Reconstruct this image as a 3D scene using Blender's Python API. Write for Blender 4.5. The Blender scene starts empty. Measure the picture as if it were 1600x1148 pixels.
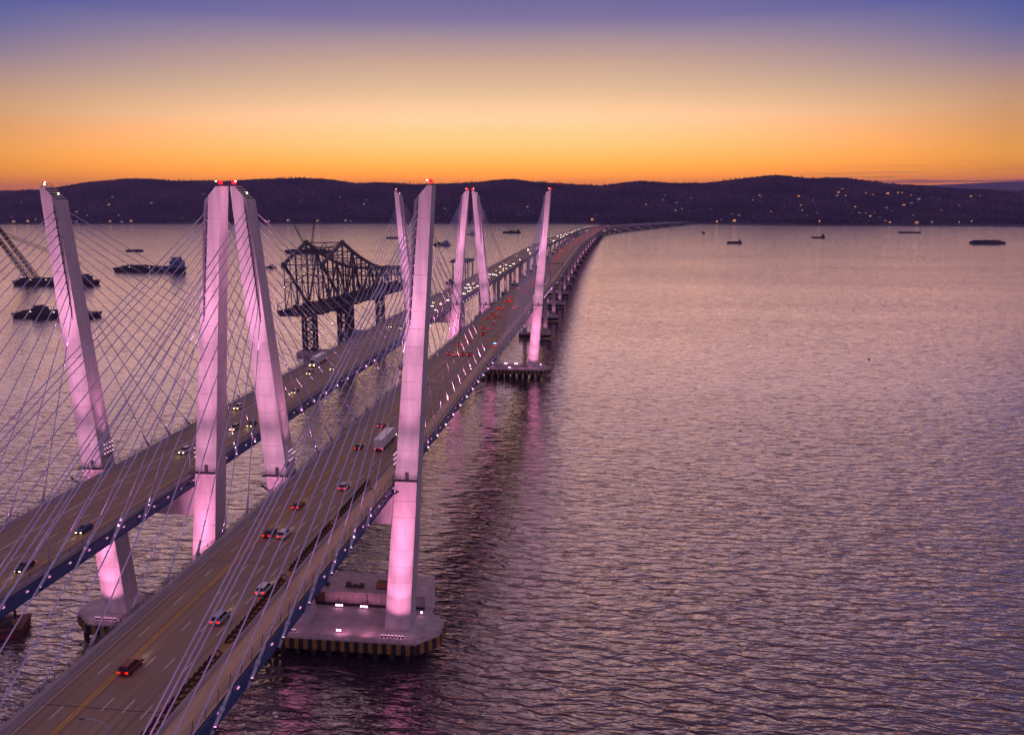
import bpy, math, random
import numpy as np
from mathutils import Vector, Matrix

random.seed(11)
rng = np.random.default_rng(11)
scene = bpy.context.scene
col = scene.collection

# ------------------------------------------------------------------ camera
F_PX, CAM = 1339.0, np.array([42.508, -216.109, 125.759])
YAW, PITCH, ROLL = -0.1275, 0.1638, -0.0039
_fw = np.array([math.sin(YAW) * math.cos(PITCH), math.cos(YAW) * math.cos(PITCH), -math.sin(PITCH)])
_rt = np.array([math.cos(YAW), -math.sin(YAW), 0.0])
_up = np.cross(_rt, _fw)
_r2 = _rt * math.cos(ROLL) + _up * math.sin(ROLL)
_u2 = -_rt * math.sin(ROLL) + _up * math.cos(ROLL)
cd = bpy.data.cameras.new('camera')
cam = bpy.data.objects.new('camera', cd)
col.objects.link(cam)
cd.sensor_width = 36.0
cd.lens = 36.0 * F_PX / 1600.0
cd.shift_y = -50.0 / 1600.0
cd.clip_start = 1.0
cd.clip_end = 40000.0
M = Matrix.Identity(4)
for i in range(3):
    M[i][0], M[i][1], M[i][2], M[i][3] = _r2[i], _u2[i], -_fw[i], CAM[i]
cam.matrix_world = M
scene.camera = cam


def ray(u, v):
    return _fw * F_PX + _r2 * (u - 800.0) + _u2 * (524.0 - v)


def at_z(u, v, z=0.0):
    d = ray(u, v)
    return CAM + d * ((z - CAM[2]) / d[2])


def at_y(u, v, y):
    d = ray(u, v)
    return CAM + d * ((y - CAM[1]) / d[1])


# ------------------------------------------------------------------ colour helpers
def glow(r, g, b, k):
    c = lin(r, g, b)
    return (c[0] * k, c[1], c[2], 1.0)


def lin(r, g, b):
    def f(c):
        c /= 255.0
        return c / 12.92 if c <= 0.04045 else ((c + 0.055) / 1.055) ** 2.4
    return (f(r), f(g), f(b), 1.0)


# ------------------------------------------------------------------ dusk sky
SUN_AZ = YAW - 0.02                     # direction of the afterglow, radians from +Y
world = bpy.data.worlds.new('World')
scene.world = world
world.use_nodes = True
wn, wl = world.node_tree.nodes, world.node_tree.links
wn.clear()


def wnode(t, **kw):
    n = wn.new(t)
    for k, v in kw.items():
        setattr(n, k, v)
    return n


def elev(y):
    return max(0.0, math.sin(math.atan((302.0 - y) / F_PX)))


def ramp(stops):
    n = wnode('ShaderNodeValToRGB')
    cr = n.color_ramp
    cr.interpolation = 'LINEAR'
    while len(cr.elements) > 1:
        cr.elements.remove(cr.elements[-1])
    first = True
    for pos, c in stops:
        if first:
            e = cr.elements[0]
            e.position = pos
            first = False
        else:
            e = cr.elements.new(pos)
        e.color = c
    return n


tc = wnode('ShaderNodeTexCoord')
sep = wnode('ShaderNodeSeparateXYZ')
wl.new(tc.outputs['Generated'], sep.inputs[0])
zc = wnode('ShaderNodeMath', operation='MAXIMUM')
zc.inputs[1].default_value = 0.0
wl.new(sep.outputs['Z'], zc.inputs[0])
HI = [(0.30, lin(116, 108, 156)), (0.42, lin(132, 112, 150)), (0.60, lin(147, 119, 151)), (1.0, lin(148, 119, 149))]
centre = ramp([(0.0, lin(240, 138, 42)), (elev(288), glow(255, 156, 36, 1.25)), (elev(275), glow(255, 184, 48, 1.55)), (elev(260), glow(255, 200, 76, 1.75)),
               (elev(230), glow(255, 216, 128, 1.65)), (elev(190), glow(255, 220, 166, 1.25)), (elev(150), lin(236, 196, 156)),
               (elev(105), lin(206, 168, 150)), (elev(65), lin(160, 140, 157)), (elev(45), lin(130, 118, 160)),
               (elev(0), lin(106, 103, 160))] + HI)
edge = ramp([(0.0, lin(222, 116, 52)), (0.875 * elev(285), lin(244, 134, 46)), (0.875 * elev(265), lin(250, 158, 52)), (0.875 * elev(240), lin(246, 166, 72)),
             (0.875 * elev(205), lin(228, 160, 98)), (0.875 * elev(165), lin(204, 156, 118)), (0.875 * elev(125), lin(176, 142, 136)),
             (0.875 * elev(90), lin(138, 122, 150)), (0.875 * elev(50), lin(100, 104, 158)), (0.875 * elev(0), lin(72, 86, 160))]
            + [(0.30, lin(98, 98, 154)), (0.42, lin(120, 105, 150)), (0.60, lin(145, 118, 151)), (1.0, lin(148, 119, 149))])
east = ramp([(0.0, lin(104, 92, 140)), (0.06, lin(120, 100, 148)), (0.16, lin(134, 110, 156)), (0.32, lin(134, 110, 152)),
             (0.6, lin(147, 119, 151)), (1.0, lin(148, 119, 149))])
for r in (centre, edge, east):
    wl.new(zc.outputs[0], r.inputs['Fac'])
flat = wnode('ShaderNodeVectorMath', operation='MULTIPLY')
flat.inputs[1].default_value = (1, 1, 0)
wl.new(tc.outputs['Generated'], flat.inputs[0])
nrm = wnode('ShaderNodeVectorMath', operation='NORMALIZE')
wl.new(flat.outputs[0], nrm.inputs[0])
dot = wnode('ShaderNodeVectorMath', operation='DOT_PRODUCT')
dot.inputs[1].default_value = (math.sin(SUN_AZ), math.cos(SUN_AZ), 0)
wl.new(nrm.outputs[0], dot.inputs[0])


def wrange(src, a, b, lo=0.0, hi=1.0, smooth=True):
    n = wnode('ShaderNodeMapRange', interpolation_type='SMOOTHSTEP' if smooth else 'LINEAR')
    n.inputs['From Min'].default_value = a
    n.inputs['From Max'].default_value = b
    n.inputs['To Min'].default_value = lo
    n.inputs['To Max'].default_value = hi
    wl.new(src, n.inputs['Value'])
    return n


def wmix(fac, a, b):
    n = wnode('ShaderNodeMix', data_type='RGBA')
    if fac is not None:
        wl.new(fac, n.inputs[0])
    wl.new(a, n.inputs[6])
    wl.new(b, n.inputs[7])
    return n


m1 = wmix(wrange(dot.outputs['Value'], 0.86, 0.995, smooth=False).outputs[0], edge.outputs[0], centre.outputs[0])
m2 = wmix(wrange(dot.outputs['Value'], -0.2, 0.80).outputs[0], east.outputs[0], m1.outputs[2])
# thin bars of cloud low over the far hills, north of the glow
strm = wnode('ShaderNodeVectorMath', operation='MULTIPLY')
strm.inputs[1].default_value = (3.0, 3.0, 150.0)
wl.new(tc.outputs['Generated'], strm.inputs[0])
cn = wnode('ShaderNodeTexNoise')
cn.inputs['Scale'].default_value = 2.6
cn.inputs['Detail'].default_value = 4.0
cn.inputs['Roughness'].default_value = 0.6
wl.new(strm.outputs[0], cn.inputs['Vector'])
cm = wrange(cn.outputs['Fac'], 0.47, 0.62)
ew = wrange(sep.outputs['Z'], 0.034, 0.014)
side = wnode('ShaderNodeVectorMath', operation='DOT_PRODUCT')
side.inputs[1].default_value = (math.cos(SUN_AZ), -math.sin(SUN_AZ), 0)
wl.new(nrm.outputs[0], side.inputs[0])
sw = wrange(side.outputs['Value'], 0.26, 0.50, 0.0, 0.9)
mu1 = wnode('ShaderNodeMath', operation='MULTIPLY')
wl.new(cm.outputs[0], mu1.inputs[0])
wl.new(ew.outputs[0], mu1.inputs[1])
mu2 = wnode('ShaderNodeMath', operation='MULTIPLY')
wl.new(mu1.outputs[0], mu2.inputs[0])
wl.new(sw.outputs[0], mu2.inputs[1])
cc = wnode('ShaderNodeRGB')
cc.outputs[0].default_value = lin(150, 88, 96)
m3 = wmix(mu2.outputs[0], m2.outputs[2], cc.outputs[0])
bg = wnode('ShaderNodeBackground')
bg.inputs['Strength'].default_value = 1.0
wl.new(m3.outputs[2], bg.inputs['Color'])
wo = wnode('ShaderNodeOutputWorld')
wl.new(bg.outputs[0], wo.inputs['Surface'])

sl = bpy.data.lights.new('sun', 'SUN')
sl.energy = 0.98
sl.angle = math.radians(90.0)
sl.color = (1.0, 0.57, 0.47)
so = bpy.data.objects.new('sun', sl)
col.objects.link(so)
_el, _az = math.radians(-15.0), SUN_AZ - 0.10
so.rotation_euler = Vector((-math.sin(_az) * math.cos(_el), -math.cos(_az) * math.cos(_el), -math.sin(_el))).to_track_quat('-Z', 'Y').to_euler()

scene.view_settings.view_transform = 'Standard'
scene.view_settings.look = 'None'
scene.view_settings.exposure = 0.0
scene.view_settings.gamma = 1.0
scene.view_settings.use_curve_mapping = False
scene.render.engine = 'CYCLES'
scene.cycles.use_denoising = True
scene.cycles.max_bounces = 5
scene.cycles.diffuse_bounces = 2
scene.cycles.glossy_bounces = 3
scene.cycles.sample_clamp_indirect = 4.0
scene.cycles.use_light_tree = True

# ------------------------------------------------------------------ materials
MATS = {}


def mat(name, color, rough=0.7, metal=0.0, vary=0.0, scale=1.0, stretch=(1, 1, 1), bump=0.0, bscale=None, spec=0.5, coords='Object'):
    if name in MATS:
        return MATS[name]
    m = bpy.data.materials.new(name)
    m.use_nodes = True
    nt = m.node_tree
    b = nt.nodes['Principled BSDF']
    b.inputs['Base Color'].default_value = (*color, 1.0)
    b.inputs['Roughness'].default_value = rough
    b.inputs['Metallic'].default_value = metal
    b.inputs['Specular IOR Level'].default_value = spec
    if vary > 0 or bump > 0:
        t = nt.nodes.new('ShaderNodeTexCoord')
        mp = nt.nodes.new('ShaderNodeMapping')
        mp.inputs['Scale'].default_value = stretch
        nt.links.new(t.outputs[coords], mp.inputs['Vector'])
        nz = nt.nodes.new('ShaderNodeTexNoise')
        nz.inputs['Scale'].default_value = scale
        nz.inputs['Detail'].default_value = 5.0
        nz.inputs['Roughness'].default_value = 0.62
        nt.links.new(mp.outputs[0], nz.inputs['Vector'])
        if vary > 0:
            r = nt.nodes.new('ShaderNodeMapRange')
            r.inputs['From Min'].default_value = 0.3
            r.inputs['From Max'].default_value = 0.7
            r.inputs['To Min'].default_value = 1.0 - vary
            r.inputs['To Max'].default_value = 1.0 + vary
            nt.links.new(nz.outputs['Fac'], r.inputs['Value'])
            mx = nt.nodes.new('ShaderNodeVectorMath')
            mx.operation = 'MULTIPLY'
            mx.inputs[0].default_value = color
            nt.links.new(r.outputs[0], mx.inputs[1])
            nt.links.new(mx.outputs[0], b.inputs['Base Color'])
        if bump > 0:
            n2 = nt.nodes.new('ShaderNodeTexNoise')
            n2.inputs['Scale'].default_value = bscale or scale * 6
            n2.inputs['Detail'].default_value = 3.0
            nt.links.new(mp.outputs[0], n2.inputs['Vector'])
            bp = nt.nodes.new('ShaderNodeBump')
            bp.inputs['Strength'].default_value = bump
            bp.inputs['Distance'].default_value = 0.05
            nt.links.new(n2.outputs['Fac'], bp.inputs['Height'])
            nt.links.new(bp.outputs[0], b.inputs['Normal'])
    MATS[name] = m
    return m


def emis(name, color, strength, sample=False):
    if name in MATS:
        return MATS[name]
    m = bpy.data.materials.new(name)
    m.use_nodes = True
    nt = m.node_tree
    nt.nodes.clear()
    e = nt.nodes.new('ShaderNodeEmission')
    e.inputs['Color'].default_value = (*color, 1.0)
    e.inputs['Strength'].default_value = strength
    o = nt.nodes.new('ShaderNodeOutputMaterial')
    nt.links.new(e.outputs[0], o.inputs['Surface'])
    try:
        m.cycles.emission_sampling = 'AUTO' if sample else 'NONE'
    except Exception:
        pass
    MATS[name] = m
    return m


CONC = mat('pylon_concrete', (0.50, 0.46, 0.47), 0.85, vary=0.17, scale=0.42, stretch=(1.6, 1.6, 0.22), bump=0.15, coords='Object')
CORE = mat('joint_concrete', (0.36, 0.33, 0.33), 0.9)
CAPC = mat('cap_concrete', (0.56, 0.48, 0.48), 0.85, vary=0.26, scale=0.25, bump=0.1)
ROAD = mat('concrete_roadway', (0.31, 0.225, 0.145), 0.75, vary=0.16, scale=0.22, stretch=(1, 0.12, 1), bump=0.08, coords='Object')
PATH = mat('tan_path_concrete', (0.58, 0.41, 0.25), 0.8, vary=0.18, scale=0.3, stretch=(1, 0.25, 1))
BARR = mat('barrier_concrete', (0.38, 0.34, 0.33), 0.85, vary=0.18, scale=0.4, stretch=(1, 0.3, 1))
BLUE = mat('blue_girder_paint', (0.030, 0.075, 0.20), 0.45, vary=0.12, scale=0.3)
STEEL = mat('dark_steel', (0.035, 0.030, 0.045), 0.6)
RAILM = mat('grey_rail_steel', (0.10, 0.09, 0.11), 0.5)
CABLE = mat('blue_cable_pipe', (0.58, 0.56, 0.84), 0.35)
COLLAR = mat('pale_collar_pipe', (0.50, 0.50, 0.60), 0.4)
WHITEP = mat('white_road_paint', (0.78, 0.72, 0.66), 0.6)
YELP = mat('yellow_road_paint', (0.66, 0.36, 0.04), 0.6, vary=0.3, scale=0.6)
RUST = mat('rusty_steel', (0.36, 0.20, 0.07), 0.85, vary=0.5, scale=2.0)
RUSTDK = mat('dark_rust', (0.055, 0.025, 0.014), 0.9)
FYEL = mat('fender_yellow', (0.33, 0.19, 0.045), 0.7, vary=0.35, scale=0.9)
FBLK = mat('fender_black', (0.035, 0.024, 0.022), 0.8)
PILE = mat('pile_steel', (0.05, 0.03, 0.03), 0.8)
TRUSS = mat('old_truss_steel', (0.095, 0.078, 0.112), 0.7, vary=0.3, scale=0.15)
TRDECK = mat('old_deck', (0.045, 0.038, 0.045), 0.9, vary=0.3, scale=0.1)
GLASS = mat('car_glass', (0.01, 0.012, 0.018), 0.08)
TYRE = mat('tyre_rubber', (0.012, 0.012, 0.013), 0.85)
HULL = mat('barge_hull', (0.030, 0.022, 0.030), 0.7, vary=0.3, scale=0.08)
HULLR = mat('red_barge_hull', (0.16, 0.035, 0.03), 0.7, vary=0.4, scale=0.4)
CARGO = mat('barge_cargo', (0.030, 0.022, 0.028), 0.9, vary=0.5, scale=0.2)
DHOUSE = mat('blue_deckhouse', (0.10, 0.16, 0.30), 0.6)
BWHITE = mat('white_barge_paint', (0.66, 0.52, 0.50), 0.7, vary=0.2, scale=0.4)
BROWN = mat('brown_container', (0.26, 0.11, 0.06), 0.7, vary=0.15, scale=1.0)
SLOT_SHADE = mat('painted_slot_shade', (0.10, 0.075, 0.10), 0.8)
POLE = mat('pale_lamp_pole', (0.42, 0.40, 0.44), 0.45)
OLIVE = mat('top_platform', (0.11, 0.09, 0.05), 0.8)
PINKL = emis('pink_lamp', (1.0, 0.42, 0.72), 8.0)
PINKD = emis('pink_lamp_small', (1.0, 0.36, 0.70), 0.9)
WORKL = emis('barge_lamp', (1.0, 0.75, 0.4), 3.0)
WHITEL = emis('white_lamp', (1.0, 0.85, 0.62), 7.0)
REDL = emis('red_beacon', (1.0, 0.004, 0.006), 9.0)
TAIL = emis('tail_lamp', (1.0, 0.006, 0.006), 5.0)
HEADW = emis('head_lamp_white', (1.0, 0.88, 0.72), 26.0)
HEADY = emis('head_lamp_yellow', (1.0, 0.66, 0.22), 14.0)
BLUEL = emis('blue_flasher', (0.05, 0.20, 1.0), 20.0)
WARMW = emis('warm_window', (1.0, 0.46, 0.14), 1.6)
COOLW = emis('cool_window', (0.85, 0.70, 0.90), 0.7)
ORANGEW = emis('orange_lamp', (1.0, 0.33, 0.06), 2.8)
PINK = (1.0, 0.31, 0.58)
LENS = emis('uplight_lens', (1.0, 0.42, 0.85), 9.0)
RACKL = emis('rack_lamp', (1.0, 0.50, 0.78), 1.6)


# ------------------------------------------------------------------ mesh helpers
class MB:
    def __init__(self):
        self.v, self.f, self.m = [], [], []

    def add(self, vs, fs, mi=0):
        o = len(self.v)
        self.v.extend([tuple(map(float, p)) for p in vs])
        self.f.extend([tuple(i + o for i in q) for q in fs])
        self.m.extend([mi] * len(fs))
        return self

    def box(self, x0, x1, y0, y1, z0, z1, mi=0):
        return self.add([(x0, y0, z0), (x1, y0, z0), (x1, y1, z0), (x0, y1, z0), (x0, y0, z1), (x1, y0, z1), (x1, y1, z1), (x0, y1, z1)],
                        [(0, 3, 2, 1), (4, 5, 6, 7), (0, 1, 5, 4), (1, 2, 6, 5), (2, 3, 7, 6), (3, 0, 4, 7)], mi)

    def hexa(self, p, mi=0):           # 8 points, bottom ring then top ring
        return self.add(p, [(0, 3, 2, 1), (4, 5, 6, 7), (0, 1, 5, 4), (1, 2, 6, 5), (2, 3, 7, 6), (3, 0, 4, 7)], mi)

    def tube(self, a, b, r, n=6, r2=None, mi=0):
        a, b = Vector(a), Vector(b)
        d = (b - a)
        if d.length < 1e-6:
            return self
        d.normalize()
        u = d.cross(Vector((0, 0, 1)) if abs(d.z) < 0.95 else Vector((1, 0, 0))).normalized()
        w = d.cross(u)
        r2 = r if r2 is None else r2
        vs = []
        for c, rr in ((a, r), (b, r2)):
            for i in range(n):
                t = 2 * math.pi * (i + 0.5) / n
                vs.append(c + (u * math.cos(t) + w * math.sin(t)) * rr)
        fs = [(i, (i + 1) % n, n + (i + 1) % n, n + i) for i in range(n)]
        fs += [tuple(range(n - 1, -1, -1)), tuple(range(n, 2 * n))]
        return self.add(vs, fs, mi)

    def beam(self, a, b, w, mi=0):
        return self.tube(a, b, w * 0.7071, 4, mi=mi)

    def prism(self, poly, z0, z1, mi=0):   # poly in xy
        n = len(poly)
        vs = [(x, y, z0) for x, y in poly] + [(x, y, z1) for x, y in poly]
        fs = [tuple(range(n - 1, -1, -1)), tuple(range(n, 2 * n))] + [(i, (i + 1) % n, n + (i + 1) % n, n + i) for i in range(n)]
        return self.add(vs, fs, mi)

    def mesh(self, name, mats, smooth=False):
        me = bpy.data.meshes.new(name)
        me.from_pydata(self.v, [], self.f)
        mats = mats if isinstance(mats, (list, tuple)) else [mats]
        for m in mats:
            me.materials.append(m)
        if len(mats) > 1:
            me.polygons.foreach_set('material_index', self.m)
        if smooth:
            me.polygons.foreach_set('use_smooth', [True] * len(me.polygons))
        me.update()
        return me


def link(name, data, parent=None, loc=None):
    o = bpy.data.objects.new(name, data)
    col.objects.link(o)
    if parent is not None:
        o.parent = parent
    if loc is not None:
        o.location = loc
    return o


def part(name, mb, mats, parent, smooth=False, label=None, loc=None, kind=None):
    o = link(name, mb.mesh(name, mats, smooth), parent, loc)
    if label:
        o['label'] = label
    if kind:
        o['kind'] = kind
    return o


def tag(o, label=None, cat=None, group=None, kind=None):
    if label:
        o['label'] = label
    if cat:
        o['category'] = cat
    if group:
        o['group'] = group
    if kind:
        o['kind'] = kind
    return o


def thing(name, label, cat, loc=(0, 0, 0), group=None, kind=None):
    return tag(link(name, None, None, loc), label, cat, group, kind)


def kids(o):
    return [c for c in bpy.data.objects if c.parent == o]


def copy_tree(o, parent=None):
    src = {}
    for c in bpy.data.objects:
        if c.parent is not None:
            src.setdefault(c.parent.name, []).append(c)

    def rec(a, par):
        b = a.copy()
        col.objects.link(b)
        b.parent = par
        for ch in src.get(a.name, []):
            rec(ch, b)
        return b
    return rec(o, parent)


def spot(parent, loc, target, energy, angle, color=PINK, blend=1.0, radius=0.5):
    ld = bpy.data.lights.new('floodlight_beam', 'SPOT')
    ld.energy = energy
    ld.color = color
    ld.spot_size = math.radians(angle)
    ld.spot_blend = blend
    ld.shadow_soft_size = radius
    o = link('floodlight_beam', ld, parent)
    o.location = loc
    o.rotation_euler = (Vector(target) - Vector(loc)).to_track_quat('-Z', 'Y').to_euler()
    return o


# ------------------------------------------------------------------ water
wm = bpy.data.materials.new('river_water')
wm.use_nodes = True
nt = wm.node_tree
nl = nt.links
pb = nt.nodes['Principled BSDF']
wt = nt.nodes.new('ShaderNodeTexCoord')


def wmap(scale, rot):
    mp = nt.nodes.new('ShaderNodeMapping')
    mp.inputs['Scale'].default_value = scale
    mp.inputs['Rotation'].default_value = (0, 0, rot)
    nl.new(wt.outputs['Object'], mp.inputs['Vector'])
    return mp


def wnoise(scale, rot, detail, rough=0.55, dist=0.0):
    n = nt.nodes.new('ShaderNodeTexNoise')
    n.inputs['Scale'].default_value = 1.0
    n.inputs['Detail'].default_value = detail
    n.inputs['Roughness'].default_value = rough
    n.inputs['Distortion'].default_value = dist
    nl.new(wmap(scale, rot).outputs[0], n.inputs['Vector'])
    return n


def wmath(op, a, b):
    n = nt.nodes.new('ShaderNodeMath')
    n.operation = op
    for i, q in enumerate((a, b)):
        if isinstance(q, (int, float)):
            n.inputs[i].default_value = q
        else:
            nl.new(q, n.inputs[i])
    return n.outputs[0]


n1 = wnoise((0.112, 0.36, 1), 0.40, 1.9, 0.42, 0.3)       # metre-scale chop, crests across the view
# wind from the far shore: long gentle backs, short steep fronts toward the near side
skew = nt.nodes.new('ShaderNodeCombineXYZ')
nl.new(wmath('MULTIPLY', wmath('SUBTRACT', n1.outputs['Fac'], 0.5), 1.6), skew.inputs['Y'])
skv = nt.nodes.new('ShaderNodeVectorMath')
skv.operation = 'ADD'
nl.new(n1.inputs['Vector'].links[0].from_socket, skv.inputs[0])
nl.new(skew.outputs[0], skv.inputs[1])
n1b = nt.nodes.new('ShaderNodeTexNoise')
for q_ in ('Scale', 'Detail', 'Roughness', 'Distortion'):
    n1b.inputs[q_].default_value = n1.inputs[q_].default_value
nl.new(skv.outputs[0], n1b.inputs['Vector'])
n2 = wnoise((0.26, 0.75, 1), 0.12, 3.0, 0.55, 0.5)
n3 = wnoise((0.018, 0.04, 1), 0.3, 2.0)
n4 = wnoise((0.0016, 0.006, 1), 0.1, 3.0, 0.6)            # wind streaks: where the chop is stronger
h = wmath('ADD', wmath('MULTIPLY', n1b.outputs['Fac'], 2.05), wmath('MULTIPLY', n2.outputs['Fac'], 0.32))
h = wmath('ADD', h, wmath('MULTIPLY', n3.outputs['Fac'], 0.6))
bp = nt.nodes.new('ShaderNodeBump')
bp.inputs['Distance'].default_value = 1.0
wr = nt.nodes.new('ShaderNodeMapRange')
wr.inputs['From Min'].default_value = 0.35
wr.inputs['From Max'].default_value = 0.65
wr.inputs['To Min'].default_value = 0.68
wr.inputs['To Max'].default_value = 1.0
nl.new(n4.outputs['Fac'], wr.inputs['Value'])
wsp = nt.nodes.new('ShaderNodeSeparateXYZ')
nl.new(wt.outputs['Object'], wsp.inputs[0])
wyr = nt.nodes.new('ShaderNodeMapRange')            # the chop eases off up the river
wyr.interpolation_type = 'SMOOTHSTEP'
wyr.inputs['From Min'].default_value = -150.0
wyr.inputs['From Max'].default_value = 420.0
wyr.inputs['To Min'].default_value = 1.0
wyr.inputs['To Max'].default_value = 0.32
nl.new(wsp.outputs['Y'], wyr.inputs['Value'])
nl.new(wmath('MULTIPLY', wr.outputs[0], wyr.outputs[0]), bp.inputs['Strength'])
nl.new(h, bp.inputs['Height'])
nt.nodes.remove(pb)
lw = nt.nodes.new('ShaderNodeLayerWeight')
lw.inputs['Blend'].default_value = 0.5
nl.new(bp.outputs[0], lw.inputs['Normal'])
refl = wmath('MINIMUM', wmath('ADD', wmath('MULTIPLY', wmath('POWER', lw.outputs['Facing'], 2.1), 0.97), 0.02), 1.0)
wd = nt.nodes.new('ShaderNodeBsdfDiffuse')
wd.inputs['Color'].default_value = (0.050, 0.028, 0.046, 1)
wg = nt.nodes.new('ShaderNodeBsdfGlossy')
wg.inputs['Roughness'].default_value = 0.10
wg.inputs['Color'].default_value = (1, 0.93, 0.91, 1)
nl.new(bp.outputs[0], wg.inputs['Normal'])
ws = nt.nodes.new('ShaderNodeMixShader')
nl.new(refl, ws.inputs[0])
nl.new(wd.outputs[0], ws.inputs[1])
nl.new(wg.outputs[0], ws.inputs[2])
nl.new(ws.outputs[0], nt.nodes['Material Output'].inputs['Surface'])
wmb = MB()
wmb.add([(-7400, -1400, 0), (9400, -1400, 0), (9400, 9500, 0), (-7400, 9500, 0)], [(0, 1, 2, 3)])
tag(part('water', wmb, wm, None), 'wide rippled river reflecting the dusk sky', None, None, 'structure')

# ------------------------------------------------------------------ far shore: hills, wood, houses
RID = sorted([(at_y(u, v, 4600)[0], at_y(u, v, 4600)[2]) for u, v in
              [(-160, 304), (0, 303), (70, 301), (120, 293), (200, 284), (290, 286), (350, 288), (420, 285), (470, 281), (520, 286), (560, 291), (620, 291),
               (700, 292), (760, 288), (800, 286), (850, 289), (900, 293), (940, 294), (1000, 289), (1050, 290), (1100, 291), (1150, 284), (1210, 280),
               (1265, 283), (1320, 283), (1360, 287), (1400, 294), (1450, 297), (1500, 300), (1560, 302), (1620, 304), (1760, 305)]])
RX, RZ = np.array([a for a, b in RID]), np.array([b for a, b in RID])
SH = sorted([(at_z(u, v, 0)[0], at_z(u, v, 0)[1]) for u, v in
             [(-150, 350.5), (0, 350.5), (300, 350), (600, 350), (850, 350), (930, 350.5), (962, 354.5), (1000, 353.2), (1040, 352.2), (1068, 351.5), (1080, 350.2),
              (1120, 350.5), (1200, 352.0), (1300, 353), (1450, 353.3), (1600, 353.6), (1750, 353.6)]])
SX, SY = np.array([a for a, b in SH]), np.array([b for a, b in SH])


def wob(x, y):
    return (np.sin(x * 0.0061 + y * 0.0027) + np.sin(x * 0.0137 - y * 0.0083 + 1.3) * 0.6 + np.sin(x * 0.031 + y * 0.023) * 0.3)


def terrain(x, y):
    x = np.asarray(x, float)
    y = np.asarray(y, float)
    ys = np.interp(x, SX, SY)
    zr = np.interp(x, RX, RZ)
    t = np.clip((y - ys) / (4600.0 - ys), -0.2, 3.0)
    up = np.where(t < 0, t * 60.0, 0)
    tt = np.clip((t - 0.14) / 0.86, 0, 1)
    rise = tt * tt * (3 - 2 * tt)
    back = np.clip((t - 1.0) / 1.2, 0, 1)
    z = 2.0 + 7.0 * np.clip(t / 0.14, 0, 1) + (zr - 12.0) * rise * (1 - 0.35 * back) + wob(x, y) * 7.0 * rise * (1 - rise) * 4 * 0.6
    return np.where(t < 0, up, z)


gxs = np.arange(-5600, 4400, 70.0)
ts = np.concatenate([np.linspace(-0.08, 0.0, 3), np.linspace(0.012, 1.0, 34), np.linspace(1.06, 2.4, 10)])
GX = np.repeat(gxs[:, None], len(ts), 1)
YS = np.interp(gxs, SX, SY)[:, None]
GY = YS + ts[None, :] * (4600.0 - YS)
GZ = terrain(GX, GY)
mb = MB()
W = len(ts)
mb.v = list(zip(GX.ravel().tolist(), GY.ravel().tolist(), GZ.ravel().tolist()))
for i in range(len(gxs) - 1):
    for j in range(W - 1):
        mb.f.append((i * W + j, (i + 1) * W + j, (i + 1) * W + j + 1, i * W + j + 1))
mb.m = [0] * len(mb.f)
HILL = mat('wooded_ground', (0.042, 0.030, 0.036), 0.95, vary=0.5, scale=0.012)
tag(part('hills', mb, HILL, None, True), 'long dark wooded ridge along the far shore', None, None, 'structure')
# farther range to the right
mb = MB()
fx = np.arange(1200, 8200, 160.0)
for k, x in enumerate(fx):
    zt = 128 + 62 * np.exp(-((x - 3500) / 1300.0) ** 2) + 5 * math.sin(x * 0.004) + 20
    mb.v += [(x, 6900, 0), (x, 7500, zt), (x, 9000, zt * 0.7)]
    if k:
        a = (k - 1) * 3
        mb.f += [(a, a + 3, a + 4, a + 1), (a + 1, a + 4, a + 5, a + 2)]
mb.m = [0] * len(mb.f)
FARH = mat('hazed_distant_ground', (0.17, 0.11, 0.18), 0.95, vary=0.2, scale=0.004)  # haze put into the colour, paler and more violet than the near ridge
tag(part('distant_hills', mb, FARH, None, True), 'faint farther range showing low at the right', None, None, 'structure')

# the wood on the ridge: one mass of bare winter trees
N = 90000
px = rng.uniform(-5200, 4000, N * 2)
tt = np.where(rng.uniform(0, 1, N * 2) < 0.16, rng.uniform(0.93, 1.04, N * 2), rng.uniform(0.03, 1.06, N * 2) ** 0.9)
ok = np.ones(N * 2, bool)
py = np.interp(px, SX, SY) + tt * (4600 - np.interp(px, SX, SY))
ok &= (px < (py + 216) * 0.62 + 200) & (px > -(py + 216) * 0.80 - 200)
px, py, tt = px[ok][:N], py[ok][:N], tt[ok][:N]
N = len(px)
pz = terrain(px, py)
hh = rng.uniform(9, 19, N) * np.where(tt > 0.90, 1.15, 1.0) * (1 + 0.25 * np.sin(px * 0.013) * np.sin(px * 0.0047 + 1))
ww = hh * rng.uniform(0.28, 0.48, N)
tall = (tt > 0.955) & (tt < 1.0) & (rng.uniform(0, 1, N) < 0.11)
hh = np.where(tall, rng.uniform(17, 29, N), hh)
ww = np.where(tall, rng.uniform(2.2, 5.0, N), ww)
an = rng.uniform(0, math.pi, N)
V = np.zeros((N, 10, 3))
for q in range(2):
    ca, sa = np.cos(an + q * 1.57), np.sin(an + q * 1.57)
    prof = [(-0.06, 0.0), (0.9, 0.55), (0.35, 0.98), (-0.30, 1.0), (-1.0, 0.5)]
    for j, (a, b) in enumerate(prof):
        jw = a * ww * rng.uniform(0.7, 1.25, N)
        V[:, q * 5 + j, 0] = px + ca * jw
        V[:, q * 5 + j, 1] = py + sa * jw
        V[:, q * 5 + j, 2] = pz - 1 + hh * b * rng.uniform(0.85, 1.12, N)
me = bpy.data.meshes.new('wood')
base = (np.arange(N) * 10)[:, None]
loops = np.concatenate([base + np.arange(5), base + np.arange(5, 10)], 1).ravel()
me.vertices.add(N * 10)
me.vertices.foreach_set('co', V.ravel())
me.loops.add(len(loops))
me.loops.foreach_set('vertex_index', loops.astype(np.int32))
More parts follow.
